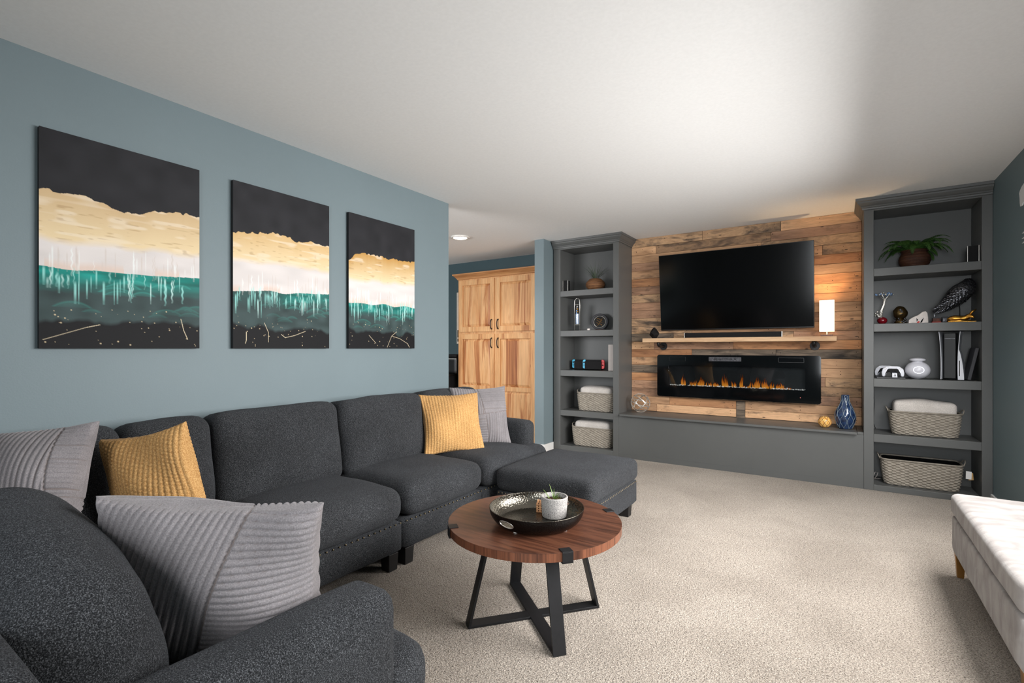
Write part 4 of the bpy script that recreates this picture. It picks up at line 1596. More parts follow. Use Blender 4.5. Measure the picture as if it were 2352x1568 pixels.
def basket(label, loc, w, d, h, throw=None, yaw=0.0, nrow=15, pitch=0.042, tag_card=False, inside='void_black', throw_h=0.05):
    t = thing('wicker_basket', label, 'basket', loc, (0, 0, yaw), 'wicker baskets in the bookcases')
    tot = 2 * (w + d)
    ncol = int(round(tot / pitch / 2)) * 2
    per = ncol * 8
    rr = nrow * 6
    vs_, fs = [], []
    loops = {}
    for j in range(rr + 1):
        s_ = j / rr
        tap = 0.90 + 0.10 * min(1, s_ * 1.25) ** 0.6
        lp = rrect(w * tap, d * tap, 0.05, per)
        row = int(s_ * nrow * 0.99999)
        fr_ = s_ * nrow - row
        rp = abs(math.sin(PI * fr_)) ** 0.7
        for i, (x, y, nx, ny) in enumerate(lp):
            c_ = i / 8
            sg = 1 if row % 2 == 0 else -1
            a_ = max(-1, min(1, 1.7 * sg * math.sin(PI * c_)))
            dd = 0.0075 * rp * (0.35 + 0.65 * a_) - 0.005
            vs_.append((x + nx * dd, y + ny * dd, 0.002 + (h - 0.002) * s_))
    for j in range(rr):
        for i in range(per):
            k = (i + 1) % per
            fs.append((j * per + i, j * per + k, (j + 1) * per + k, (j + 1) * per + i))
    MB().add(vs_, fs).build('woven_wall', M['wicker'], t, smooth=True)
    lp = rrect(w, d, 0.05, 96)
    MB().tube([(p[0], p[1], h) for p in lp], 0.006, 8, True).build('rim', M['wicker'], t, smooth=True)
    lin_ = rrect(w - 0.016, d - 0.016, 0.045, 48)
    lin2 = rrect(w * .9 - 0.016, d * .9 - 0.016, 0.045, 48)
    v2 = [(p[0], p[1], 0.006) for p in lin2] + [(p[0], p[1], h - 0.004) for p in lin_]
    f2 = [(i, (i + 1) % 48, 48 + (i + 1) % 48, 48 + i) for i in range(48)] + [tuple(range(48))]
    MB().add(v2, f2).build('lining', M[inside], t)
    for s_ in (-1, 1):
        x_ = s_ * (w / 2 + 0.004)
        MB().tube([(x_, -0.06, h - 0.01), (x_ + s_ * 0.012, -0.045, h + 0.02), (x_ + s_ * 0.018, 0, h + 0.03), (x_ + s_ * 0.012, 0.045, h + 0.02), (x_, 0.06, h - 0.01)], 0.004, 8).build('handle', M['wicker'], t, smooth=True)
    if tag_card:
        tg = MB().add([(0, 0, 0), (0.034, 0.004, -0.002), (0.032, 0.004, -0.062), (-0.002, 0, -0.06), (0, 0.0012, 0), (0.034, 0.0052, -0.002), (0.032, 0.0052, -0.062), (-0.002, 0.0012, -0.06)],
                      [(0, 1, 2, 3), (7, 6, 5, 4), (0, 4, 5, 1), (1, 5, 6, 2), (2, 6, 7, 3), (3, 7, 4, 0)])
        tg.xf(Matrix.Translation((w / 2 + 0.012, -d / 2 + 0.02, h - 0.035))).build('price_tag', M['paper_tag'], t)
        tg = MB().add([(0, 0, 0), (0.026, 0.004, -0.002), (0.03, 0.004, -0.055), (0, 0, -0.06), (0, 0.0012, 0), (0.026, 0.0052, -0.002), (0.03, 0.0052, -0.055), (0, 0.0012, -0.06)],
                      [(0, 1, 2, 3), (7, 6, 5, 4), (0, 4, 5, 1), (1, 5, 6, 2), (2, 6, 7, 3), (3, 7, 4, 0)])
        tg.xf(Matrix.Translation((w / 2 + 0.028, -d / 2 + 0.024, h - 0.045))).build('kraft_tag', M['kraft'], t)
    if throw:
        b = MB()
        soft(b, (0.0, 0.0, h + throw_h / 2 - 0.02), (w - 0.06, d - 0.06, throw_h + 0.06), 0.035, 20, (0, 0, 0.014), 0.012, len(label))
        o = b.build('folded_throw', M['throw_white'], None, smooth=True)
        o.location = loc
        tag(o, throw, 'blanket', 'folded throws in the baskets')
    return t


basket('grey wicker basket with a white throw on the fourth shelf of the left bookcase', (-2.315, 5.255, 0.4695), 0.45, 0.235, 0.205, 'white throw folded in the upper left basket', 0, 17, 0.031, throw_h=0.055)
basket('grey wicker basket with a cream throw at the bottom of the left bookcase', (-2.36, 5.255, 0.0635), 0.49, 0.235, 0.215, 'cream throw folded in the bottom left basket', 0, 17, 0.031, throw_h=0.05)
basket('wide grey wicker basket with a herringbone throw on the right bookcase', (0.57, 5.265, 0.4695), 0.455, 0.24, 0.19, 'herringbone white throw folded in the right bookcase basket', 0, 17, 0.030, throw_h=0.075)
basket('open grey wicker basket with hanging tags at the bottom of the right bookcase', (0.545, 5.265, 0.0475), 0.52, 0.24, 0.21, None, 0, 18, 0.030, True)

# ================================================================== left bookcase, top to bottom


def sat_speaker(label, loc, yaw):
    t = thing('satellite_speaker', label, 'speaker', loc, (0, 0, yaw), 'small black speakers on the top shelves')
    MB().box(-0.03, 0.03, -0.03, 0.03, 0, 0.126).build('cloth', M['black_matte'], t, bevel=0.004)
    for s_ in (-1, 1):
        MB().box(*sorted((s_ * 0.0305, s_ * 0.0345)), -0.0315, -0.0255, 0, 0.128).build('side_strip', M['silver'], t, bevel=0.001)
    return t


sat_speaker('black satellite speaker with silver edges beside the small grass plant', (-2.668, 5.155, 1.8455), R(0))
sat_speaker('black satellite speaker with a silver edge beside the fern', (0.853, 5.16, 1.8455), R(0))

gp = thing('potted_grass', 'wispy green grass plant in a round brown woven pot', 'plant', (-2.355, 5.27, 1.8455))
pp = []
for k in range(15):
    s_ = k / 14
    r_ = 0.055 + 0.055 * math.sin(PI * min(1, (s_ * 0.92 + 0.04))) + 0.0025 * (k % 2)
    pp.append((r_, 0.002 + 0.135 * s_))
MB().lathe([(0.0, 0.002)] + pp + [(0.045, 0.132), (0, 0.128)], n=40).build('woven_pot', M['pot_wicker_brown'], gp, smooth=False)
rg = random.Random(12)
for i in range(58):
    a = rg.uniform(0, 2 * PI)
    sp = rg.uniform(0.15, 1.1)
    mb = MB()
    blade(mb, (0.02 * math.cos(a), 0.02 * math.sin(a), 0.13), (math.cos(a) * sp, math.sin(a) * sp * (0.25 if math.sin(a) > 0 else 0.7), 1), rg.uniform(0.14, 0.25), 0.0022, rg.uniform(.2, .7))
    mb.build('blade', M['grass_green'], gp, smooth=True)

gt = thing('galileo_thermometer', 'tall glass column thermometer with silver frame on the second shelf', 'thermometer', (-2.568, 5.23, 1.3855))
MB().lathe([(0.0, 0.075), (0.020, 0.075), (0.024, 0.085), (0.024, 0.28), (0.018, 0.30), (0.006, 0.315), (0.004, 0.335), (0, 0.337)], n=20).build('glass_tube', M['clear_glass'], gt, smooth=True)
MB().lathe([(0.0, 0.08), (0.019, 0.08), (0.019, 0.20), (0, 0.20)], n=16).build('liquid', M['thermo_liquid'], gt, smooth=False)
for k, (zz, mm, xx) in enumerate(((0.21, 'bead_blue', -.006), (0.235, 'bead_blue', -.005), (0.255, 'gold', .006), (0.225, 'gold', .007), (0.272, 'pewter', -.004), (0.285, 'silver', .002))):
    MB().sphere((xx, -0.004 + 0.003 * (k % 2), zz), 0.0105, 12, 8).build('float_bulb', M[mm], gt, smooth=True)
for s_ in (-1, 1):
    pts = [(s_ * 0.034, 0, 0.001), (s_ * 0.034, 0, 0.33), (s_ * 0.032, 0, 0.355), (s_ * 0.022, 0, 0.374), (0, 0, 0.382)]
    MB().tube(pts, 0.0034, 8).build('frame_rod', M['silver'], gt, smooth=True)
for zz in (0.072, 0.305):
    MB().tube([(0.034 * math.cos(2 * PI * i / 24), 0.034 * math.sin(2 * PI * i / 24), zz) for i in range(24)], 0.002, 6, True).build('frame_ring', M['silver'], gt, smooth=True)
MB().lathe([(0, 0), (0.042, 0), (0.042, 0.006), (0, 0.006)], n=24).build('foot_disc', M['black_matte'], gt)

pd = thing('decorative_plate', 'round dark framed plate with gold flourish on the second shelf', 'plate', (-2.33, 5.33, 1.3855), (0, 0, R(14)))
tilt = Matrix.Translation((0, 0.01, 0.105)) @ Matrix.Rotation(R(-10), 4, 'X') @ Matrix.Rotation(R(90), 4, 'X')
MB().lathe([(0.070, -0.012), (0.075, 0.006), (0.088, 0.012), (0.098, 0.008), (0.100, 0.0), (0.096, -0.012)], n=48, close=True).xf(tilt).build('rim', M['slate_grey'], pd, smooth=True)
MB().lathe([(0, -0.006), (0.072, -0.006), (0.072, -0.002), (0, 0.0)], n=40).xf(tilt).build('face', M['black_plastic'], pd)
MB().lathe([(0.064, 0.0), (0.070, 0.003), (0.071, -0.002)], n=40, close=True).xf(tilt).build('bezel', M['silver'], pd, smooth=True)
fl_ = MB()
for k in range(4):
    pts = []
    for i in range(14):
        s_ = i / 13
        pts.append((-0.034 + 0.066 * s_, 0.033 - k * 0.022 + 0.009 * math.sin(s_ * 7 + k * 1.3), 0.003))
    fl_.tube(pts, 0.0016, 5)
fl_.xf(tilt).build('gold_flourish', M['gold'], pd, smooth=True)
MB().box(-0.05, 0.05, -0.03, 0.03, 0, 0.012).build('stand', M['painted_brown'], pd, bevel=0.002)

o = MB()
soft(o, (0, 0, 0.0125), (0.032, 0.03, 0.025), 0.009, 6, (0, 0, 0), 0.006, 44)
o = o.build('quartz_pebble', M['quartz'], None, smooth=True)
o.location = (-2.407, 5.19, 1.386)
tag(o, 'tiny white pebble beside the dark plate', 'stone')


def handheld(label, loc, w, left, right, yaw=0):
    """games handheld standing in its dock"""
    t = thing('handheld_console', label, 'game console', loc, (0, 0, yaw), 'handheld consoles in docks')
    MB().box(-w / 2, w / 2, -0.026, -0.006, 0, 0.104).box(-w / 2, w / 2, 0.008, 0.026, 0, 0.104).box(-w / 2, w / 2, -0.026, 0.026, 0, 0.014).build('dock', M['black_matte'], t, bevel=0.004)
    MB().box(-w / 2 + 0.002, w / 2 - 0.002, -0.0055, 0.0075, 0.015, 0.118).build('tablet', M['black_matte'], t, bevel=0.002)
    for s_, m_ in ((-1, left), (1, right)):
        if not m_:
            continue
        x0, x1 = sorted((s_ * w / 2, s_ * (w / 2 + 0.034)))
        poly = []
        rr, zz0, zz1 = 0.018, 0.016, 0.119
        inner_x = s_ * w / 2
        outer_x = s_ * (w / 2 + 0.034)
        poly = [(inner_x, zz0), (inner_x, zz1)]
        for i in range(7):
            q = R(90 - 90 * i / 6)
            poly.append((outer_x - s_ * rr + s_ * rr * math.cos(q), zz1 - rr + rr * math.sin(q)))
        for i in range(7):
            q = R(-90 * i / 6)
            poly.append((outer_x - s_ * rr + s_ * rr * math.cos(q), zz0 + rr + rr * math.sin(q)))
        c_ = MB().prism(poly, -0.008, 0.008).build('controller', M[m_], t, bevel=0.003)
        cxm = (inner_x + outer_x) / 2
        zs = 0.088 if s_ < 0 else 0.058
        MB().cyl((cxm, -0.014, zs), 0.0075, 0.006, 16, axis='y').build('thumb_stick', M['black_matte'], c_)
        zb = 0.055 if s_ < 0 else 0.09
        bt = MB()
        for (dx, dz) in ((0.0075, 0), (-0.0075, 0), (0, 0.0075), (0, -0.0075)):
            bt.cyl((cxm + dx, -0.0105, zb + dz), 0.0028, 0.003, 10, axis='y')
        bt.build('buttons', M['black_matte'], c_)
    return t


handheld('docked handheld game console with one blue controller, on the left', (-2.558, 5.29, 0.9305), 0.135, 'blue_plastic', None)
handheld('docked handheld game console with blue and red controllers', (-2.368, 5.25, 0.9305), 0.20, 'blue_plastic', 'red_plastic')
o = MB().box(-0.04, 0.04, -0.11, 0.11, 0, 0.292).build('game_box', M['grey_plastic'], None, bevel=0.005)
o.location = (-2.107, 5.255, 0.931)
tag(o, 'upright pale grey slim box at the right end of the console shelf', 'box')

# ================================================================== right bookcase, top to bottom
fe = thing('potted_fern', 'arching green fern in a reddish woven pot on the top shelf', 'plant', (0.515, 5.28, 1.8455))
pp = [(0.0, 0.002), (0.07, 0.002)]
for k in range(13):
    s_ = k / 12
    r_ = 0.072 + 0.034 * math.sin(PI * min(1, s_ * 0.85 + 0.05)) + 0.0022 * (k % 2)
    pp.append((r_, 0.006 + 0.125 * s_))
pp += [(0.087, 0.137), (0.094, 0.145), (0.090, 0.152), (0.078, 0.150), (0.074, 0.13), (0, 0.128)]
MB().lathe(pp, n=40).build('woven_pot', M['pot_basket_red'], fe)
rg = random.Random(31)


def frond(parent, a, length, rise, droop, wmax):
    mb = MB()
    d = Vector((math.cos(a), math.sin(a) * 0.75, rise)).normalized()
    p = Vector((0.02 * math.cos(a), 0.02 * math.sin(a), 0.13))
    nseg = 22
    pts = [p.copy()]
    for i in range(nseg):
        d = (d + Vector((0, 0, -droop / nseg * (0.4 + 1.6 * i / nseg)))).normalized()
        p = p + d * length / nseg
        p.y = min(p.y, 0.145)
        pts.append(p.copy())
    mb.tube(pts, [0.0016 * (1 - i / (nseg + 2)) + 0.0004 for i in range(nseg + 1)], 4)
    for i in range(2, nseg + 1):
        t_ = (pts[i] - pts[i - 1]).normalized()
        sd = t_.cross(Vector((0, 0, 1)))
        if sd.length < 1e-3:
            sd = Vector((-math.sin(a), math.cos(a), 0))
        sd.normalize()
        up = sd.cross(t_)
        s_ = i / nseg
        lw = wmax * math.sin(PI * min(1, 0.12 + 0.88 * s_)) ** 0.7 * (1 if s_ < .97 else .5) + 0.004
        for sg in (-1, 1):
            b0 = pts[i] - t_ * 0.0045
            b1 = pts[i] + t_ * 0.0045
            tip = pts[i] + sd * sg * lw + t_ * lw * 0.35 - up * lw * 0.22
            mid = pts[i] + sd * sg * lw * 0.5 + t_ * 0.010 + up * 0.0015
            mid2 = pts[i] + sd * sg * lw * 0.5 - t_ * 0.001 + up * 0.0015
            mb.add([b0, b1, mid, tip, mid2], [(0, 1, 2, 4), (4, 2, 3)])
    mb.build('frond', M['fern_green'], parent)


for i in range(36):
    a = 2 * PI * i / 36 + rg.uniform(-.15, .15)
    back = max(0, math.sin(a))
    frond(fe, a, rg.uniform(0.22, 0.31) * (1 - 0.35 * back), rg.uniform(0.5, 1.7), rg.uniform(1.5, 2.4), rg.uniform(0.028, 0.038))

# second shelf figurines
SZ = 1.3855
tf = thing('glass_tree_figurine', 'silver wire tree figurine with pale blue beaded crown on red base', 'figurine', (0.302, 5.24, SZ))
MB().sphere((-0.005, 0, 0.032), 0.036, 20, 12, (1, 0.9, 0.85)).build('red_base', M['ruby_glass'], tf, smooth=True)
tr2 = MB()
for k in range(5):
    a = k * 1.26
    tr2.tube([(-0.02 + 0.012 * math.cos(a), 0.012 * math.sin(a), 0.045), (-0.012 + 0.006 * math.cos(a + 1), 0.006 * math.sin(a + 1), 0.11), (0.006 + 0.005 * math.cos(a + 2), 0.005 * math.sin(a + 2), 0.17),
              (0.012 + 0.007 * math.cos(a + 3), 0.007 * math.sin(a + 3), 0.215), (0.012 + 0.04 * math.cos(a + 3), 0.035 * math.sin(a + 3), 0.245)], [0.009, 0.0065, 0.0055, 0.0045, 0.002], 7)
tr2.build('twisted_trunk', M['silver'], tf, smooth=True)
rg = random.Random(2)
cr_, cr2 = MB(), MB()
for k in range(60):
    a, r_ = rg.uniform(0, 2 * PI), 0.058 * math.sqrt(rg.random())
    (cr_ if k % 2 else cr2).sphere((0.012 + r_ * 1.05 * math.cos(a), r_ * 0.8 * math.sin(a), 0.25 + rg.uniform(-0.008, 0.022) * (1.2 - r_ / 0.06)), rg.uniform(0.005, 0.009), 8, 6)
tag(cr_.build('bead_crown', M['bead_blue'], tf, smooth=True), None, None, None, 'stuff')
tag(cr2.build('silver_beads', M['silver'], tf, smooth=True), None, None, None, 'stuff')
cl = MB()
for k in range(16):
    a = rg.uniform(0, 2 * PI)
    cl.sphere((-0.03 + 0.022 * math.cos(a), 0.02 * math.sin(a), 0.06 + rg.uniform(0, 0.05)), rg.uniform(0.006, 0.011), 8, 6)
tag(cl.build('silver_cluster', M['silver'], tf, smooth=True), None, None, None, 'stuff')

sk = thing('bronze_ornament', 'domed bronze ornament with pale crystal cluster on the figurine shelf', 'figurine', (0.418, 5.24, SZ))
mb = MB().sphere((0, 0, 0.09), 0.055, 24, 16, (0.88, 0.9, 1.05))
mb.v = [tuple(Vector(p) + Vector(noise.noise_vector(Vector(p) * 28)) * 0.006) for p in mb.v]
mb.build('dome', M['bronze'], sk, smooth=True)
MB().lathe([(0, 0), (0.046, 0), (0.04, 0.02), (0.03, 0.045), (0, 0.05)], n=20).build('base', M['bronze'], sk, smooth=True)
cl = MB()
for k in range(26):
    a, r_ = rg.uniform(PI, 2 * PI), rg.uniform(0.03, 0.05)
    z_ = rg.uniform(0.010, 0.045) if k < 18 else rg.uniform(.05, .12)
    if k >= 18:
        a, r_ = rg.uniform(1.45 * PI, 1.6 * PI), 0.046
    d_ = rg.uniform(0.004, 0.009)
    cl.sphere((r_ * math.cos(a), r_ * math.sin(a), z_), d_, 5, 3)
tag(cl.build('crystal_cluster', M['pewter'], sk), None, None, None, 'stuff')

rk = thing('painted_rock', 'white stone with a small red and black painted motif', 'stone', (0.53, 5.20, SZ))
mb = MB().prism([(-0.063, 0.0), (-0.06, 0.03), (-0.035, 0.05), (0.0, 0.068), (0.028, 0.094), (0.046, 0.098), (0.058, 0.085), (0.062, 0.05), (0.064, 0.0)], -0.016, 0.018)
mb.build('slab', M['quartz'], rk, bevel=0.005, seg=3)
MB().prism([(-0.012, 0.003), (0.006, 0.003), (0.010, 0.014), (0.002, 0.02), (-0.004, 0.014)], -0.0175, -0.0163).build('motif_red', M['painted_red'], rk)
MB().prism([(-0.010, 0.012), (-0.002, 0.03), (-0.012, 0.042), (-0.011, 0.026)], -0.0176, -0.0163).prism(
    [(0.012, 0.003), (0.024, 0.008), (0.030, 0.028), (0.036, 0.046), (0.026, 0.034), (0.016, 0.018)], -0.0176, -0.0163).build('motif_black', M['black_matte'], rk)

tn = thing('miniature_cottage', 'tiny brown and grey cottage figurine between the rock and gold animal', 'figurine', (0.672, 5.25, SZ))
MB().box(-0.052, 0.006, -0.025, 0.025, 0, 0.012).build('plinth', M['painted_red'], tn, bevel=0.002)
MB().box(-0.046, 0.002, -0.02, 0.02, 0.012, 0.038).build('cottage_wall', M['painted_brown'], tn, bevel=0.001)
MB().prism([(-0.05, 0.038), (-0.022, 0.058), (0.006, 0.038)], -0.023, 0.023).build('roof', M['slate_grey'], tn)
MB().box(-0.038, -0.030, -0.004, 0.004, 0.045, 0.072).build('chimney', M['pewter'], tn)
MB().box(0.012, 0.05, -0.02, 0.02, 0, 0.05).build('grey_block', M['slate_grey'], tn, bevel=0.003)
MB().box(0.018, 0.044, -0.022, -0.0205, 0.012, 0.036).build('block_plaque', M['pewter'], tn)

# bird statue: one continuous body, tail low at the left, shoulders high at the right
bd = thing('bird_statue', 'dark silver bird statue with feathered body perched on a rod', 'statue', (0.815, 5.20, SZ))
path = [(-0.178, 0.0, 0.098), (-0.150, 0, 0.110), (-0.115, 0, 0.135), (-0.075, 0, 0.175), (-0.035, 0, 0.222), (-0.002, 0.0, 0.262), (0.016, 0.012, 0.292), (0.024, 0.032, 0.312), (0.022, 0.055, 0.322), (0.016, 0.078, 0.320), (0.012, 0.105, 0.312)]
rad = [0.012, 0.022, 0.033, 0.050, 0.064, 0.064, 0.050, 0.036, 0.029, 0.02, 0.004]
mb = MB()
pts, rds = [], []
for i in range(len(path) - 1):
    for q in range(4):
        f_ = q / 4
        pts.append(Vector(path[i]).lerp(Vector(path[i + 1]), f_))
        rds.append(rad[i] + (rad[i + 1] - rad[i]) * f_)
pts.append(Vector(path[-1]))
rds.append(rad[-1])
mb.tube(pts, rds, 32)
nv = []
for p in mb.v:
    P_ = Vector(p)
    f_ = noise.voronoi(Vector((P_.x * 42 + P_.z * 20, P_.y * 60, P_.z * 55 - P_.x * 25)))[0][0]
    nv.append(tuple(P_ + Vector((0.3, -1, 0.2)).normalized() * (0.5 - f_) * 0.016 * (-1 if P_.y > 0.02 else 1)))
mb.v = nv
mb.build('feathered_body', M['pewter'], bd, smooth=True)
fm = MB()
rf = random.Random(6)
for i in range(2, len(pts) - 10):
    tl_ = (pts[i - 1] - pts[i + 1]).normalized()            # towards the tail
    sd_ = tl_.cross(Vector((0, 1, 0))).normalized()
    bk_ = sd_.cross(tl_).normalized()
    for q in range(15):
        a = 2 * PI * (q + 0.5 * (i % 2)) / 15 + rf.uniform(-.1, .1)
        nr_ = (sd_ * math.cos(a) + bk_ * math.sin(a)).normalized()
        p0 = pts[i] + nr_ * (rds[i] * 0.99)
        wd_ = tl_.cross(nr_).normalized() * rds[i] * 0.20
        ln_ = rf.uniform(0.026, 0.036)
        fm.add([p0, p0 + tl_ * ln_ * .45 + wd_ + nr_ * 0.0045, p0 + tl_ * ln_ + nr_ * 0.0075, p0 + tl_ * ln_ * .45 - wd_ + nr_ * 0.0045, p0 + tl_ * ln_ * .5 + nr_ * 0.0085],
               [(0, 1, 4), (1, 2, 4), (2, 3, 4), (3, 0, 4)])
for k in range(5):
    p0 = Vector((-0.13, -0.012 + 0.006 * k, 0.118))
    fm.add([p0, p0 + Vector((-0.03, -0.006, -0.012)), p0 + Vector((-0.062 + 0.006 * abs(k - 2), 0, -0.036)), p0 + Vector((-0.03, 0.006, -0.012)), p0 + Vector((-0.03, 0, -0.006))],
           [(0, 1, 4), (1, 2, 4), (2, 3, 4), (3, 0, 4)])
tag(fm.build('feathers', M['pewter'], bd), 'overlapping dark silver feathers', None, None, 'stuff')
MB().tube([(-0.035, 0, 0.18), (-0.03, 0, 0.10), (-0.03, 0, 0.008)], 0.004, 8).build('rod', M['black_steel'], bd)
MB().lathe([(0, 0), (0.04, 0), (0.037, 0.01), (0, 0.01)], c=(-0.03, 0, 0), n=24).build('base', M['black_steel'], bd)

fx = thing('gold_animal_figurine', 'gold reclining long eared animal figurine under the bird', 'figurine', (0.785, 5.125, SZ))
path = [(-0.085, 0.0, 0.022), (-0.07, 0, 0.026), (-0.04, 0, 0.030), (-0.005, 0, 0.028), (0.02, -0.002, 0.030), (0.036, -0.008, 0.040), (0.046, -0.014, 0.046), (0.060, -0.024, 0.038), (0.068, -0.032, 0.032)]
rad = [0.006, 0.017, 0.024, 0.022, 0.020, 0.019, 0.018, 0.011, 0.004]
MB().tube(path, rad, 20).build('body', M['gold'], fx, smooth=True)
for s_ in (-1, 1):
    MB().tube([(0.044, -0.012 + s_ * 0.008, 0.058), (0.062, -0.008 + s_ * 0.011, 0.080), (0.082, -0.004 + s_ * 0.013, 0.096)], [0.005, 0.009, 0.002], 8).build('ear', M['gold'], fx, smooth=True)
MB().tube([(-0.085, 0, 0.012), (-0.06, -0.024, 0.010), (-0.01, -0.03, 0.010), (0.05, -0.026, 0.008)], [0.004, 0.009, 0.009, 0.007], 10).build('foreleg', M['gold'], fx, smooth=True)
MB().box(-0.085, 0.08, -0.035, 0.025, 0, 0.006).build('plinth', M['gold'], fx, bevel=0.002)

# third shelf: controllers on their charging dock, round hub, console, slab
S3 = 0.9305


def controller(parent, M4):
    shell = [(-0.078, 0.075), (-0.05, 0.098), (-0.03, 0.101), (0.03, 0.101), (0.05, 0.098), (0.078, 0.075), (0.086, 0.04), (0.083, 0.008), (0.072, 0.0), (0.060, 0.006), (0.046, 0.036), (0.03, 0.046), (-0.03, 0.046), (-0.046, 0.036), (-0.060, 0.006), (-0.072, 0.0), (-0.083, 0.008), (-0.086, 0.04)]
    s_ = MB().prism(shell, -0.02, 0.02).xf(M4).build('controller_shell', M['white_plastic'], parent, bevel=0.007, seg=3)
    core = [(-0.04, 0.07), (-0.03, 0.076), (0.03, 0.076), (0.04, 0.07), (0.056, 0.034), (0.062, 0.010), (0.048, 0.034), (0.03, 0.044), (-0.03, 0.044), (-0.048, 0.034), (-0.062, 0.010), (-0.056, 0.034)]
    MB().prism(core, -0.0215, -0.019).xf(M4).build('dark_centre', M['black_matte'], s_)
    MB().box(-0.03, 0.03, -0.0225, -0.02, 0.078, 0.099).xf(M4).build('touch_pad', M['polish_white'], s_, bevel=0.001)
    for sx in (-1, 1):
        MB().cyl((sx * 0.024, -0.03, 0.056), 0.010, 0.01, 14, axis='y').xf(M4).build('thumb_stick', M['black_matte'], s_)
    bt = MB()
    for sx in (-1, 1):
        for (dx, dz) in ((0.009, 0), (-0.009, 0), (0, 0.009), (0, -0.009)):
            bt.cyl((sx * 0.058 + dx, -0.0222, 0.075 + dz), 0.0032, 0.003, 10, axis='y')
    bt.xf(M4).build('buttons', M['grey_plastic'], s_)


gc = thing('game_controller', 'white game controller with dark centre at the front of the charging dock', 'game controller', (0.365, 5.185, S3 + 0.012))
controller(gc, Matrix.Rotation(R(-8), 4, 'X') @ Matrix.Scale(0.88, 4))
gc = thing('game_controller', 'white game controller turned away behind the front one', 'game controller', (0.322, 5.275, S3 + 0.013), (0, 0, R(-22)))
controller(gc, Matrix.Rotation(R(-8), 4, 'X') @ Matrix.Scale(0.88, 4))
dk = thing('charging_dock', 'white controller charging dock with a dark emblem', 'charger', (0.352, 5.19, S3))
MB().prism([(-0.085, 0.0), (0.0, 0.0), (0.0, 0.012), (-0.085, 0.012)], -0.10, 0.09, axis='x').build('dock_plate', M['black_plastic'], dk, bevel=0.002)
MB().hexa([(0.004, -0.082, 0.012), (0.038, -0.082, 0.012), (0.038, -0.045, 0.012), (0.004, -0.045, 0.012)],
          [(0.004, -0.076, 0.046), (0.036, -0.076, 0.046), (0.036, -0.045, 0.046), (0.004, -0.045, 0.046)]).build('dock_block', M['white_plastic'], dk, bevel=0.002)
# emblem: an upright letter over a slanting one
yv = -0.0822
em = MB()
em.prism([(0.0195, 0.021), (0.0225, 0.020), (0.0225, 0.037), (0.0195, 0.038)], yv + 0.0005, yv + 0.003)
em.prism([(0.0225, 0.030), (0.0255, 0.029), (0.0268, 0.032), (0.0258, 0.035), (0.0225, 0.037), (0.0225, 0.0348), (0.0246, 0.034), (0.0246, 0.0315), (0.0225, 0.0325)], yv + 0.0005, yv + 0.003)
em.prism([(0.0120, 0.0245), (0.0185, 0.0270), (0.0185, 0.0245), (0.0140, 0.0232), (0.0185, 0.0215), (0.0185, 0.0195), (0.0120, 0.0222)], yv + 0.0005, yv + 0.003)
em.prism([(0.0235, 0.0275), (0.0310, 0.0252), (0.0310, 0.0230), (0.0235, 0.0200), (0.0235, 0.0220), (0.0285, 0.0240), (0.0235, 0.0255)], yv + 0.0005, yv + 0.003)
em.build('emblem', M['black_matte'], dk)

jr = thing('smart_hub', 'round white hub with a glowing ring on the third shelf', 'speaker', (0.528, 5.215, S3))
pj = []
for k in range(21):
    a = -PI / 2 + 0.18 + (PI - 0.55) * k / 20
    pj.append((0.083 * math.cos(a), 0.072 + 0.073 * math.sin(a)))
MB().lathe([(0, 0.001), (0.02, 0.001)] + pj + [(0.04, 0.144), (0, 0.144)], n=48).build('body', M['polish_white'], jr, smooth=True)
MB().lathe([(0, 0.144), (0.038, 0.145), (0.052, 0.151), (0.054, 0.158), (0.046, 0.166), (0.02, 0.172), (0, 0.173)], n=40).build('lid', M['polish_white'], jr, smooth=True)
pts = []
for i in range(40):
    q = 2 * PI * i / 40
    dx, dz = 0.034 * math.cos(q), 0.027 * math.sin(q)
    # wrapped on the curved front
    zc = 0.075 + dz
    rr = 0.083 * math.sqrt(max(0, 1 - ((zc - 0.072) / 0.073) ** 2)) + 0.0005
    yy = -math.sqrt(max(0, rr * rr - dx * dx))
    pts.append((dx, yy, zc))
MB().tube(pts, 0.0016, 6, True).build('light_ring', M['ring_light'], jr, smooth=True)

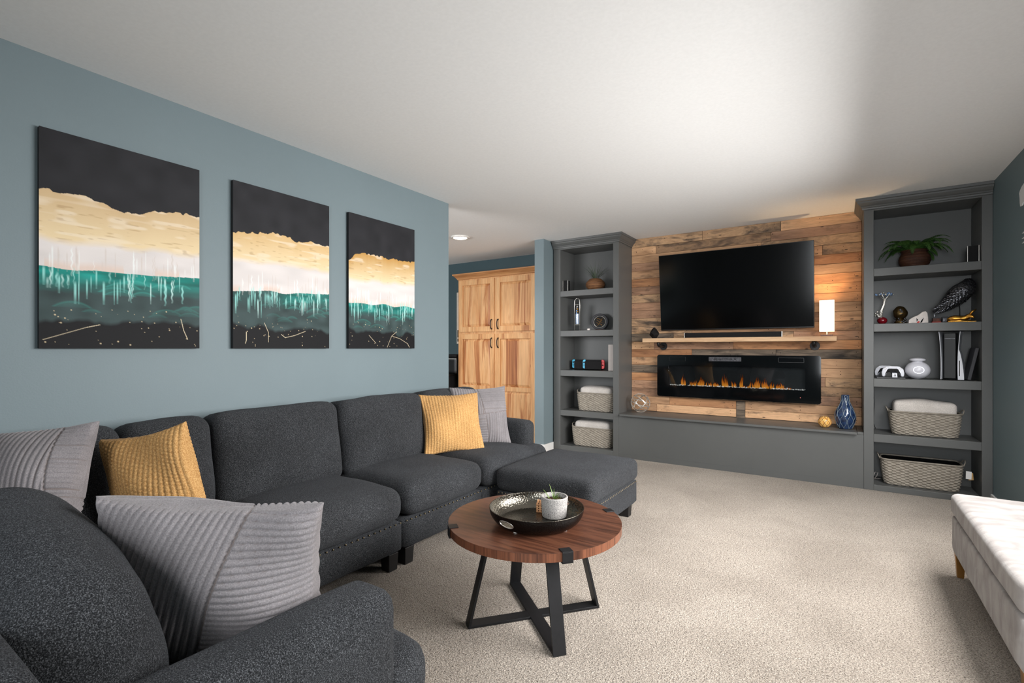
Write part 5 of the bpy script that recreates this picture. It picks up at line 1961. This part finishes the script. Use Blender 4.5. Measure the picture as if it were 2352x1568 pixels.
cn = thing('game_console', 'tall white finned game console with black core', 'game console', (0.742, 5.25, S3), (0, 0, R(-13)))
MB().box(-0.036, 0.036, -0.10, 0.10, 0.012, 0.372).build('core', M['black_plastic'], cn, bevel=0.004)
MB().lathe([(0, 0), (0.06, 0), (0.058, 0.012), (0, 0.012)], n=32).build('stand', M['black_matte'], cn)
MB().box(-0.03, 0.03, -0.1015, -0.1, 0.325, 0.331).build('slot_line', M['pewter'], cn)
for s_ in (-1, 1):
    vs_, fs = [], []
    ny, nz_ = 6, 16
    for side in (0, 1):
        for j in range(nz_ + 1):
            zf = j / nz_
            for i in range(ny + 1):
                yf = i / ny
                y_ = -0.125 + 0.245 * yf
                flare = 0.022 * (zf ** 2.2) * (1 - 0.25 * yf) + 0.010 * (1 - yf) * (1 - zf)
                x_ = 0.039 + flare + (0.004 if side == 0 else 0.0)
                if s_ > 0 and side == 0 and zf < 0.62:
                    x_ += 0.032 * math.sin(PI * min(1, zf / 0.62 * 0.5 + 0.5)) ** 0.7   # disc drive bulge
                vs_.append((s_ * x_, y_, 0.006 + 0.376 * zf))
    nn = (ny + 1) * (nz_ + 1)
    for side in (0, 1):
        for j in range(nz_):
            for i in range(ny):
                a = side * nn + j * (ny + 1) + i
                fs.append((a, a + 1, a + ny + 2, a + ny + 1))
    for j in range(nz_):
        for i in (0, ny):
            a = j * (ny + 1) + i
            fs.append((a, a + ny + 1, nn + a + ny + 1, nn + a))
    for i in range(ny):
        for j in (0, nz_):
            a = j * (ny + 1) + i
            fs.append((a, a + 1, nn + a + 1, nn + a))
    f_ = MB().add(vs_, fs).build('side_fin', M['white_plastic'], cn, smooth=False)
MB().box(0.056, 0.061, -0.1268, -0.1245, 0.035, 0.155).build('disc_slot', M['black_matte'], cn)

o = MB().box(-0.011, 0.011, -0.09, 0.09, 0, 0.255).build('grey_slab', M['slate_grey'], None, bevel=0.004)
o.location = (0.834, 5.25, S3 + 0.004)
o.rotation_euler = (0, R(11), 0)
tag(o, 'dark grey slab leaning against the right side of the third shelf', 'case')

o = MB().tube([(0.246, 5.43, 0.856), (0.247, 5.41, 0.80), (0.25, 5.40, 0.70), (0.247, 5.41, 0.60), (0.243, 5.42, 0.52), (0.26, 5.40, 0.473)], 0.0025, 6).build('black_cable', M['black_plastic'], None, smooth=True)
tag(o, 'thin black cable hanging in the right bookcase above its bottom shelf', 'cable')
o = MB().tube([(0.235, 5.30, 0.06), (0.25, 5.28, 0.115), (0.27, 5.28, 0.11), (0.262, 5.30, 0.075), (0.245, 5.30, 0.055), (0.28, 5.31, 0.053), (0.30, 5.34, 0.053)], 0.003, 6).build('grey_cable', M['grey_plastic'], None, smooth=True)
tag(o, 'pale coiled cable beside the bottom right basket', 'cable')

# ================================================================== hickory pantry in the next room
PF, PB = 5.28, YB - 0.004
px0, px1 = -4.415, -3.02
PL = ((px0 + px1) / 2, (PF + PB) / 2, 0)
pa = thing('pantry_cupboard', 'tall hickory wood pantry cupboard with dark handles beyond the doorway', 'cupboard', PL)
MB(origin=PL).box(px0, px1, PF, PB, 0.0, 2.145).build('carcass', M['hickory'], pa, bevel=0.002)
# crown
prof = [(0.0, 2.125), (0.012, 2.130), (0.018, 2.145), (0.045, 2.175), (0.062, 2.188), (0.062, 2.203), (0.0, 2.203)]
vs_, fs = [], []
nP = len(prof)
for (qx, qy), (nx, ny) in (((px0, PB), (-1, 0)), ((px0, PF), (-1, -1)), ((px1, PF), (0, -1))):
    vs_ += [(qx + nx * a_, qy + ny * a_, zz) for a_, zz in prof]
for k in range(2):
    for i in range(nP):
        j = (i + 1) % nP
        fs.append((k * nP + i, k * nP + j, (k + 1) * nP + j, (k + 1) * nP + i))
MB(origin=PL).add(vs_, fs).build('crown_moulding', M['hickory_crown'], pa)


def pantry_door(x0, x1, z0, z1, panels, hx, hz):
    o_ = (0.5 * (x0 + x1), PF, z0)
    yf = PF - 0.021
    dr = MB(origin=PL)
    fw = 0.062
    zs = [z0] + [p for pr_ in panels for p in pr_] + [z1]
    dr.box(x0, x0 + fw, yf, PF - 0.001, z0, z1).box(x1 - fw, x1, yf, PF - 0.001, z0, z1)
    dr.box(x0 + fw, x1 - fw, yf, PF - 0.001, z0, panels[0][0]).box(x0 + fw, x1 - fw, yf, PF - 0.001, panels[-1][1], z1)
    for a_, b_ in zip(panels[:-1], panels[1:]):
        dr.box(x0 + fw, x1 - fw, yf, PF - 0.001, a_[1], b_[0])
    d = dr.build('door', M['hickory'], pa, bevel=0.003)
    for a_, b_ in panels:
        xa, xb = x0 + fw, x1 - fw
        m_ = 0.034
        y1_, y2_ = PF - 0.006, PF - 0.0185
        MB(origin=PL).hexa([(xa, y1_, a_), (xb, y1_, a_), (xb, y1_, b_), (xa, y1_, b_)],
                           [(xa + m_, y2_, a_ + m_), (xb - m_, y2_, a_ + m_), (xb - m_, y2_, b_ - m_), (xa + m_, y2_, b_ - m_)]).build('raised_panel', M['hickory_panel'], d)
    MB(origin=PL).tube([(hx, yf, hz - 0.062), (hx, yf - 0.018, hz - 0.058), (hx, yf - 0.030, hz - 0.03), (hx, yf - 0.033, hz), (hx, yf - 0.030, hz + 0.03), (hx, yf - 0.018, hz + 0.058), (hx, yf, hz + 0.062)],
                       [0.009, 0.007, 0.006, 0.006, 0.006, 0.007, 0.009], 10).build('handle', M['black_steel'], d, smooth=True)


xm = -3.775
pantry_door(px0 + 0.028, xm - 0.020, 1.405, 2.110, [(1.475, 2.04)], xm - 0.052, 1.50)
pantry_door(xm + 0.020, xm + 0.020 + (xm - 0.02 - px0 - 0.028), 1.405, 2.110, [(1.475, 2.04)], xm + 0.052, 1.50)
pantry_door(px0 + 0.028, xm - 0.020, 0.105, 1.375, [(0.175, 0.625), (0.685, 1.305)], xm - 0.052, 1.255)
pantry_door(xm + 0.020, xm + 0.020 + (xm - 0.02 - px0 - 0.028), 0.105, 1.375, [(0.175, 0.625), (0.685, 1.305)], xm + 0.052, 1.255)

# linen sign and black furniture, slivers beyond the doorway
sg = thing('linen_sign', 'tall pale linen sign with dark print beside the pantry', 'sign', (-4.56, YB - 0.03, 1.25))
MB().box(-0.13, 0.13, 0.0, 0.025, 0.0, 0.75).build('panel', M['sign_linen'], sg, bevel=0.002)
MB().box(-0.115, 0.115, -0.0015, 0.0, 0.03, 0.075).box(-0.115, 0.115, -0.0015, 0.0, 0.09, 0.20).build('dark_print', M['black_matte'], sg)
MB().prism([(-0.085, 0.70), (-0.077, 0.70), (-0.077, 0.668), (-0.05, 0.668), (-0.05, 0.66), (-0.085, 0.66)], -0.0015, 0.0).build('lettering', M['black_matte'], sg)
cbt = thing('black_sideboard', 'black sideboard with brass knob in the next room, partly hidden', 'cabinet', (-4.81, 5.38, 0))
MB().box(-0.29, 0.29, -0.19, 0.19, 0.06, 0.80).build('body', M['black_matte'], cbt, bevel=0.006)
MB().box(-0.31, 0.31, -0.21, 0.20, 0.80, 0.825).build('top', M['black_plastic'], cbt, bevel=0.004)
for x_ in (-0.14, 0.14):
    d_ = MB().box(x_ - 0.13, x_ + 0.13, -0.206, -0.191, 0.56, 0.77).build('drawer', M['black_plastic'], cbt, bevel=0.004)
    MB().tube([(x_ + 0.03 * math.cos(2 * PI * i / 20), -0.212, 0.665 + 0.03 * math.sin(2 * PI * i / 20)) for i in range(20)], 0.004, 6, True).build('ring_pull', M['bronze'], d_, smooth=True)
for sx in (-1, 1):
    for sy in (-1, 1):
        MB().box(sx * 0.25 - 0.025, sx * 0.25 + 0.025, sy * 0.15 - 0.025, sy * 0.15 + 0.025, 0, 0.06).build('foot', M['black_matte'], cbt)
ap = thing('countertop_appliance', 'black countertop appliance with silver trim on the sideboard', 'appliance', (-4.55, 5.36, 0.8255))
b = MB()
soft(b, (0, 0, 0.115), (0.22, 0.2, 0.23), 0.02, 8)
b.build('body', M['black_plastic'], ap, smooth=True)
b = MB()
soft(b, (0, 0, 0.25), (0.20, 0.19, 0.045), 0.02, 8)
b.build('lid', M['black_matte'], ap, smooth=True)
MB().box(-0.06, 0.112, -0.106, -0.1, 0.205, 0.214).box(-0.06, -0.052, -0.106, -0.1, 0.01, 0.262).build('silver_trim', M['silver'], ap, bevel=0.001)

# ================================================================== white cut-out wall decor at the right edge
wd = thing('wall_lettering', 'white cut out lettering on the right wall at the picture edge', 'wall decor', (XR, 4.25, 1.9))


def on_wall(poly, name):
    # poly in (along -Y from 4.25, height above 1.9)
    MB().prism([(-p[0], p[1]) for p in poly], -0.008, -0.001, axis='x').build(name, M['decor_white'], wd, bevel=0.001)


on_wall([(-0.150, 0.268), (-0.135, 0.280), (-0.09, 0.298), (-0.05, 0.305), (0.02, 0.30), (0.02, 0.18), (-0.02, 0.20), (-0.075, 0.190), (-0.09, 0.176), (-0.128, 0.178), (-0.136, 0.20), (-0.140, 0.235)], 'large_letter')
for k, zz in enumerate((0.0, -0.033, -0.062)):
    on_wall([(-0.095 - 0.006 * (k % 2), zz), (-0.06, zz + 0.006), (-0.02, zz - 0.004), (0.03, zz + 0.006), (0.03, zz - 0.004), (-0.02, zz - 0.014), (-0.06, zz - 0.004)], 'script_line')
